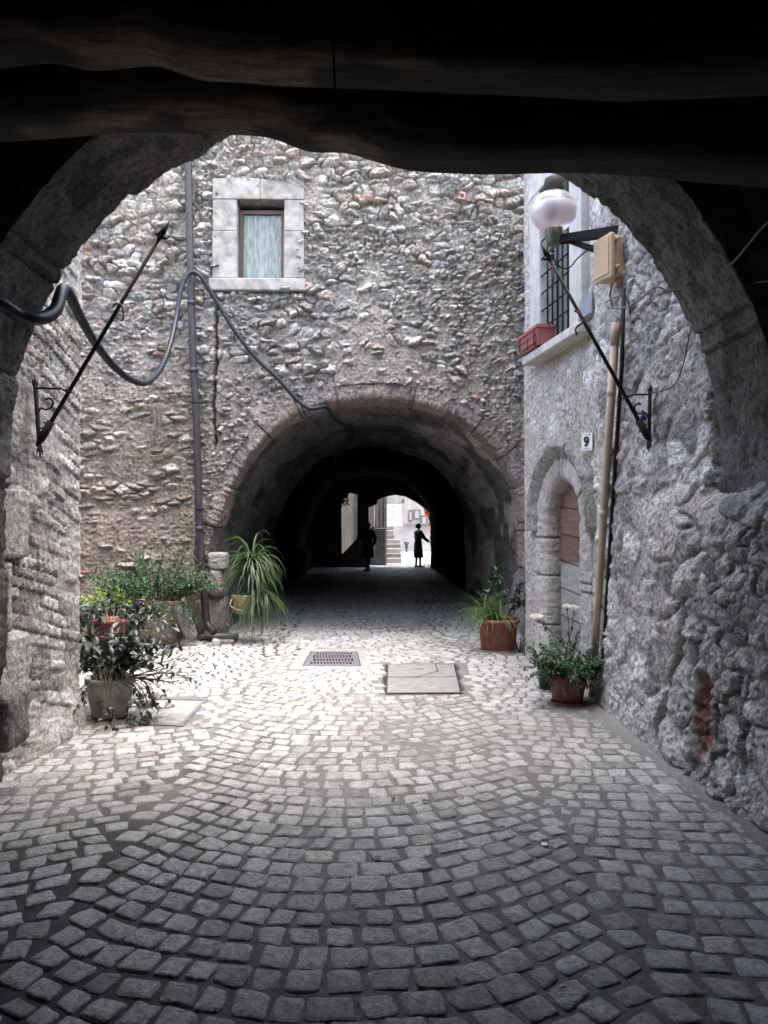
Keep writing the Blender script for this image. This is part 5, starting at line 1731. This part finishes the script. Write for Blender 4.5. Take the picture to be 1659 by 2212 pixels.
# dry roots hanging on the wall
mb = MB()
for k in range(34):
    p = P(335 + rnd.uniform(-6, 12), 880 + rnd.uniform(-10, 10), YB - .12); pts = [p.copy()]; v = Vector((rnd.uniform(-.35, .35), -.05, -1))
    for i in range(8):
        v = (v + rv(.22) + Vector((0, 0, -.1))).normalized(); p = p + v * rnd.uniform(.025, .06); p.y = min(p.y, YB - .07); pts.append(p.copy())
    mb.tube(pts, [.0035 * (1 - .6 * i / 9) for i in range(9)], 4, cap=False)
for q in ([(280, 985), (300, 985), (322, 975), (345, 960), (352, 940)], [(282, 958), (305, 972), (330, 985), (358, 978), (372, 965)], [(262, 905), (270, 890), (290, 880), (315, 876), (335, 880)]):
    mb.tube(cr_spline([P(a, b, YB - .12) for a, b in q], 6), .009, 5)
tag(mb.build('dry_roots', M_TWIG), 'dry grey roots and twigs clinging to the rubble wall left of the downpipe', 'roots')
# ---- beyond the tunnel -----------------------------------------------------
M_FARW = mat_plain('pale far plaster', (.23, .215, .20), .9, .2, 1.2, 0, .3, .3, .02)
M_FARS = mat_plain('pale far stone', (.17, .16, .145), .9, .25, 3, 0, .3, .5, .03)
mb = MB(); v = [(-14, 29.0, -.012), (16, 29.0, -.012), (40, 140, -.8), (-40, 140, -.8)]; mb.add(v, [(0, 1, 2, 3)])
tag(mb.build('street', M_FARS), kind='structure')
# lit plaster wall on the left, seen through the side opening
lh = thing('plaster_house', 'tan plaster house wall seen through the side opening of the tunnel', 'house', (-1.9, 32, 0))
M_TANW = mat_plain('streaked tan plaster', (.15, .13, .105), .9, .3, 3, 0, .2, .2, .01, (5, 5, .25))
mb = MB(); mb.box((-6, 33.0, -.1), (-.18, 33.6, 6)); mb.build('wall', M_TANW, lh)
# dark shrub sprigs over the side opening
mb = MB(); lvs = []
for k in range(40):
    p = P(738 + rnd.uniform(0, 14), 1086 + rnd.uniform(-14, 6), YE - .06)
    lvs.append((p, rv(1).normalized(), rv(1).normalized(), .14, .07))
o = leaf_mesh('ivy_sprig', lvs, M_LEAF_D, None); tag(o, 'dark ivy sprig hanging at the top of the side opening', 'ivy')
# left house beyond the arch: shutters above a low dark wall
Yh = 30.2
def Q(px, py, Y=Yh): return P(px, py, Y)
lh2 = thing('street_house', 'narrow dark house with tall striped shutters just beyond the tunnel mouth', 'house', (Q(815, 1135).x, Yh, 0))
MB().box((Q(760, 1135).x, Yh, -.05), (Q(834, 1135).x, Yh + 1.4, 5.5)).build('wall', mat_plain('grey house wall', (.16, .15, .15), .9, .3, 3), lh2)
for (a, b, cm) in ((797, 806, .32), (807.5, 810.5, .75), (812, 818, .3), (820, 827, .26)):
    MB().box((Q(a, 1).x, Yh - .06, Q(1, 1139).z), (Q(b, 1).x, Yh - .005, Q(1, 1075).z)).build('shutter', mat_plain('shutter boards', (cm, cm * .97, cm * .95), .7, .3, 5, 0, .3, 0, 0, (8, 8, .5)), lh2)
MB().box((Q(829, 1).x, Yh - .12, 0), (Q(835.5, 1).x, Yh - .01, Q(1, 1062).z)).build('doorpost', mat_plain('grey post', (.2, .19, .19), .8, .3, 8), lh2)
MB().box((Q(808, 1).x, Yh - .45, 0), (Q(833, 1).x, Yh - .13, Q(1, 1140).z), bev=.03).build('low_wall', mat_plain('dark low wall', (.10, .10, .105), .9, .3, 5), lh2)
# stone steps with a white railing
st = thing('stone_steps', 'flight of pale stone steps climbing beside the bright square', 'steps', (Q(850, 1190, 32).x, 32, 0))
sx0, sx1 = P(836, 1, 32).x, P(867, 1, 32).x
for k in range(11):
    y0 = 32 + k * .30
    x1_ = sx1 + (0 if k < 5 else -.25)
    MB().box((sx0 - .4, y0, -.05 if k == 0 else .19 * k - .02), (x1_, 36.5 if k == 10 else y0 + .34, .19 * (k + 1)), bev=.02).build('step', M_FARS if k % 2 else M_FARW, st)
rl = thing('white_railing', 'white balustrade railing running up along the stone steps', 'railing', (sx0, 33.3, .95))
mb = MB(); Yr = 33.4
rz0, rz1 = P(1, 1133, Yr).z, P(1, 1093, Yr).z
rx0, rx1 = P(836, 1, Yr).x, P(866, 1, Yr).x
for k in range(10):
    xk = rx0 + (rx1 - rx0) * k / 9; MB().box((xk - .022, Yr - .02, rz0), (xk + .022, Yr + .02, rz1)).build('baluster', M_WHITE, rl)
MB().box((rx0 - .05, Yr - .03, rz1), (rx1 + .05, Yr + .03, rz1 + .06)).build('handrail', M_WHITE, rl)
MB().box((rx0 - .05, Yr - .03, rz0 - .06), (rx1 + .05, Yr + .03, rz0)).build('bottom_rail', M_WHITE, rl)
# facing house across the square
Yf = 46.0
fh = thing('facing_house', 'sunlit pale stone house across the square with small windows', 'house', (2, Yf, 0))
MB().box((-6, Yf, -.5), (14, Yf + 6, 9)).build('wall', M_FARW, fh)
def fbox(a, b, c2, d2, y=Yf, dep=.08): return (P(a, 1, y).x, y - dep, P(1, d2, y).z), (P(c2, 1, y).x, y - .002, P(1, b, y).z)
M_PINK = mat_plain('faded pink stone', (.09, .065, .06), .9, .2, 6)
for (a, b, c2, d2) in ((882, 1102, 890, 1126), (892, 1100, 907, 1122), (868, 1078, 873, 1085), (908, 1113, 922, 1135)):
    lo, hi = fbox(a, b, c2, d2); w = MB().box(lo, hi).build('window', M_PINK, fh)
    mx = (lo[0] + hi[0]) / 2; wx = (hi[0] - lo[0]) * .28
    MB().box((mx - wx, lo[1] - .02, lo[2] + .08), (mx + wx, lo[1] - .002, hi[2] - .1)).build('pane', mat_plain('pale pane', (.2, .2, .2), .3, .1), w)
MB().box(*fbox(836, 1060, 860, 1106, Yf, .5)).build('bay', M_FARS, fh)
MB().box(*fbox(870, 1131, 960, 1133, Yf, .2)).build('string_course', M_FARS, fh)
# red flowering creeper by the right jamb
Yc = 29.3
lvs = []
for k in range(420):
    tt = rnd.random(); px = np.interp(tt, [0, .5, 1], [921, 936, 938]) + rnd.gauss(0, 3.2); py = 1095 + 56 * tt + rnd.uniform(-2, 2)
    lvs.append((P(px, py, Yc + rnd.uniform(-.2, .2)), rv(1).normalized(), rv(1).normalized(), .11, .08))
fc_ = thing('flowering_creeper', 'orange red flowering creeper hanging at the bright tunnel end', 'creeper', P(936, 1150, Yc))
leaf_mesh('flowers', lvs, mat_leaf('orange red petals', (.45, .05, .015), (.75, .20, .05), .6, .4), fc_)
MB().tube(cr_spline([P(938, 1226, Yc), P(937, 1160, Yc), P(933, 1115, Yc), P(922, 1096, Yc)], 5), .02, 6).build('stem', M_STEM, fc_)
# little table with a white top
tb = P(926, 1224, 29.35); tb.z = 0
tt_ = thing('small_table', 'small round table with a pale top beside the silhouetted woman', 'table', tb)
zt2 = P(930, 1198, tb.y).z
MB().lathe(tb, [(0, zt2 - .03), (.20, zt2 - .03), (.22, zt2 - .015), (.21, zt2), (0, zt2 + .001)], 24).build('tabletop', M_WHITE, tt_)
for k in range(3):
    a = 2.1 * k + .4; MB().tube([tb + Vector((math.cos(a) * .18, math.sin(a) * .18, 0)), tb + Vector((math.cos(a) * .14, math.sin(a) * .14, zt2 - .03))], .016, 8).build('leg', M_IRON, tt_)

# ---- people ------------------------------------------------------------
def figure(label, foot, height, face, pose, mat_cl, skirt=True):
    """face: heading angle; pose: dict of joint offsets. One skinned body; clothes and hair are its children."""
    H = height
    root = thing('person', label, 'person', foot)
    fx = Vector((math.sin(face), math.cos(face), 0)); sx = Vector((fx.y, -fx.x, 0))      # forward, right
    def J(r, f, z): return foot + sx * (r * H) + fx * (f * H) + Vector((0, 0, z * H))
    s1, s2 = pose.get('step', (.0, .0))
    V, E, Rr = [], [], []
    def add(p, r, par=None):
        V.append(p); Rr.append(r * H); 
        if par is not None: E.append((par, len(V) - 1))
        return len(V) - 1
    pel = add(J(0, 0, .52), .078)
    wa = add(J(0, .005, .61), .070, pel); ch = add(J(0, .01, .72), .080, wa); nk0 = add(J(0, .005, .815), .045, ch); nk = add(J(0, .012, .855), .030, nk0)
    h0 = add(J(0, .020, .885), .046, nk); h1 = add(J(0, .022, .935), .056, h0); h2 = add(J(0, .012, .975), .040, h1)
    add(J(0, .082, .918), .010, h1)                       # nose
    for s in (-1, 1): add(J(s * .058, .010, .922), .010, h1)   # ears
    for s, st_ in ((-1, s1), (1, s2)):
        hp = add(J(s * .050, 0, .48), .062, pel); kn = add(J(s * .052, st_ * .5 + .01, .28), .040, hp); an = add(J(s * .052, st_, .045), .024, kn)
        he = add(J(s * .052, st_ + .012, .018), .022, an); add(J(s * .060, st_ + .095, .012), .016, he)
        sh_ = add(J(s * .108, 0, .805), .040, nk0)
        el, wr = pose['arm_r'] if s > 0 else pose['arm_l']
        e_ = add(J(*el), .029, sh_); w_ = add(J(*wr), .019, e_)
        d = (V[w_] - V[e_]).normalized()
        pl = add(V[w_] + d * .032 * H, .020, w_)
        side_v = d.cross(Vector((0, 0, 1)));
        side_v = side_v.normalized() if side_v.length > .01 else sx
        for k in range(4): add(V[pl] + d * H * (.036 + .006 * (1 - abs(k - 1.3))) + side_v * H * (.009 * (k - 1.5)) + Vector((0, 0, -.006 * H)), .0055, pl)
        add(V[w_] + d * .03 * H + side_v * .026 * H, .006, w_)
    me = bpy.data.meshes.new('body'); me.from_pydata([v - ROOT[root.name] for v in V], E, []); me.update()
    o = bpy.data.objects.new('body', me); COL.objects.link(o); o.parent = root
    md = o.modifiers.new('skin', 'SKIN'); md.use_smooth_shade = True; md.branch_smoothing = .6
    for i, sv in enumerate(me.skin_vertices[0].data): sv.radius = (Rr[i], Rr[i]); sv.use_root = (i == 0)
    ss = o.modifiers.new('sub', 'SUBSURF'); ss.levels = 1; ss.render_levels = 2
    me.materials.append(M_SKIN)
    ROOT[o.name] = ROOT[root.name]
    # clothes: a coat swept over the torso down to the hem
    mb = MB(); secs = pose['coat']
    n = 22; v, f = [], []
    for (z, rx, ry, of) in secs:
        for k in range(n):
            a = 2 * math.pi * k / n; wv_ = 1 + .05 * math.sin(a * 5 + z * 9) * (1 if z < .5 else .2)
            v.append(J(rx * math.cos(a) * wv_, of + ry * math.sin(a) * wv_, z))
    for i in range(len(secs) - 1):
        for k in range(n): f.append((i * n + k, i * n + (k + 1) % n, (i + 1) * n + (k + 1) % n, (i + 1) * n + k))
    mb.add(v, f, True); mb.build('coat' if skirt else 'shirt', mat_cl, root)
    for nm, (el, wr), s in (('sleeve', pose['arm_l'], -1), ('sleeve', pose['arm_r'], 1)):
        a, b, c_ = J(s * .102, 0, .808), J(*el), J(*wr)
        MB().tube(cr_spline([a, a.lerp(b, .5), b, b.lerp(c_, .85)], 4), [.052 * H] * 4 + [.047 * H] * 4 + [.036 * H] * 5, 10).build(nm, mat_cl, root)
    hb = MB(); hv, hf = [], []
    for i, (z, r) in enumerate(((.885, .050), (.91, .064), (.94, .067), (.968, .055), (.988, .032), (.995, .004))):
        for k in range(16):
            a = 2 * math.pi * k / 16; rr__ = r * (.55 if (math.sin(a) > .35 and z < .955) else 1)
            hv.append(J(rr__ * math.cos(a), .012 + rr__ * 1.08 * math.sin(a), z))
    for i in range(5):
        for k in range(16): hf.append((i * 16 + k, i * 16 + (k + 1) % 16, i * 16 + (k + 1) % 16 + 16, i * 16 + k + 16))
    hb.add(hv, hf, True); hb.build('hair', M_HAIR, root)
    for s, st_ in ((-1, s1), (1, s2)):
        MB().tube([J(s * .052, st_ - .025, .022), J(s * .054, st_ + .03, .026), J(s * .058, st_ + .08, .018), J(s * .06, st_ + .115, .012)], [.026 * H, .030 * H, .026 * H, .012 * H], 8, flat=.8).build('shoe', M_CLOTH, root)
    return root


F2 = G(903, 1226); F2.z = 0
figure('woman in a long dark coat standing in silhouette against the bright tunnel end', F2, (1226 - 1130) * F2.y / 1662, R(70),
       dict(arm_l=((-.13, .02, .64), (-.11, .10, .57)), arm_r=((.13, .10, .66), (.11, .22, .585)), step=(-.03, .03),
            coat=((.22, .098, .105, .01), (.23, .106, .112, .01), (.38, .098, .098, .005), (.52, .094, .088, 0), (.62, .084, .074, .005), (.72, .105, .080, .01), (.80, .108, .062, .005), (.83, .06, .045, .01), (.845, .035, .035, .01))), M_CLOTH)
F1 = G(794, 1234); F1.z = 0
M_CLOTH2 = mat_plain('dark blue cloth', (.02, .022, .03), .9, .2, 30)
figure('dark figure in a loose dress walking in the gloom of the tunnel, legs bare', F1, 1.68, R(205),
       dict(arm_l=((-.17, .01, .64), (-.15, .06, .52)), arm_r=((.17, .02, .65), (.12, .11, .60)), step=(.07, -.06),
            coat=((.28, .128, .11, .0), (.29, .134, .116, .0), (.42, .12, .105, .0), (.54, .108, .094, 0), (.63, .10, .082, .0), (.73, .112, .082, .005), (.80, .108, .062, .005), (.83, .06, .045, .01), (.845, .035, .035, .01))), M_CLOTH2)
F3 = P(878, 1172, 44.0)
figure('tiny distant figure in dark clothes standing out in the bright square', Vector((F3.x, 44, -.06)), .82, R(180),
       dict(arm_l=((-.14, .03, .66), (-.05, .10, .72)), arm_r=((.14, .03, .66), (.05, .10, .72)), step=(.0, .02),
            coat=((.10, .045, .045, 0), (.30, .085, .075, .0), (.42, .105, .09, .0), (.52, .105, .09, 0), (.62, .082, .072, .005), (.72, .105, .080, .01), (.80, .108, .062, .005), (.83, .06, .045, .01), (.845, .035, .035, .01))), M_CLOTH2)
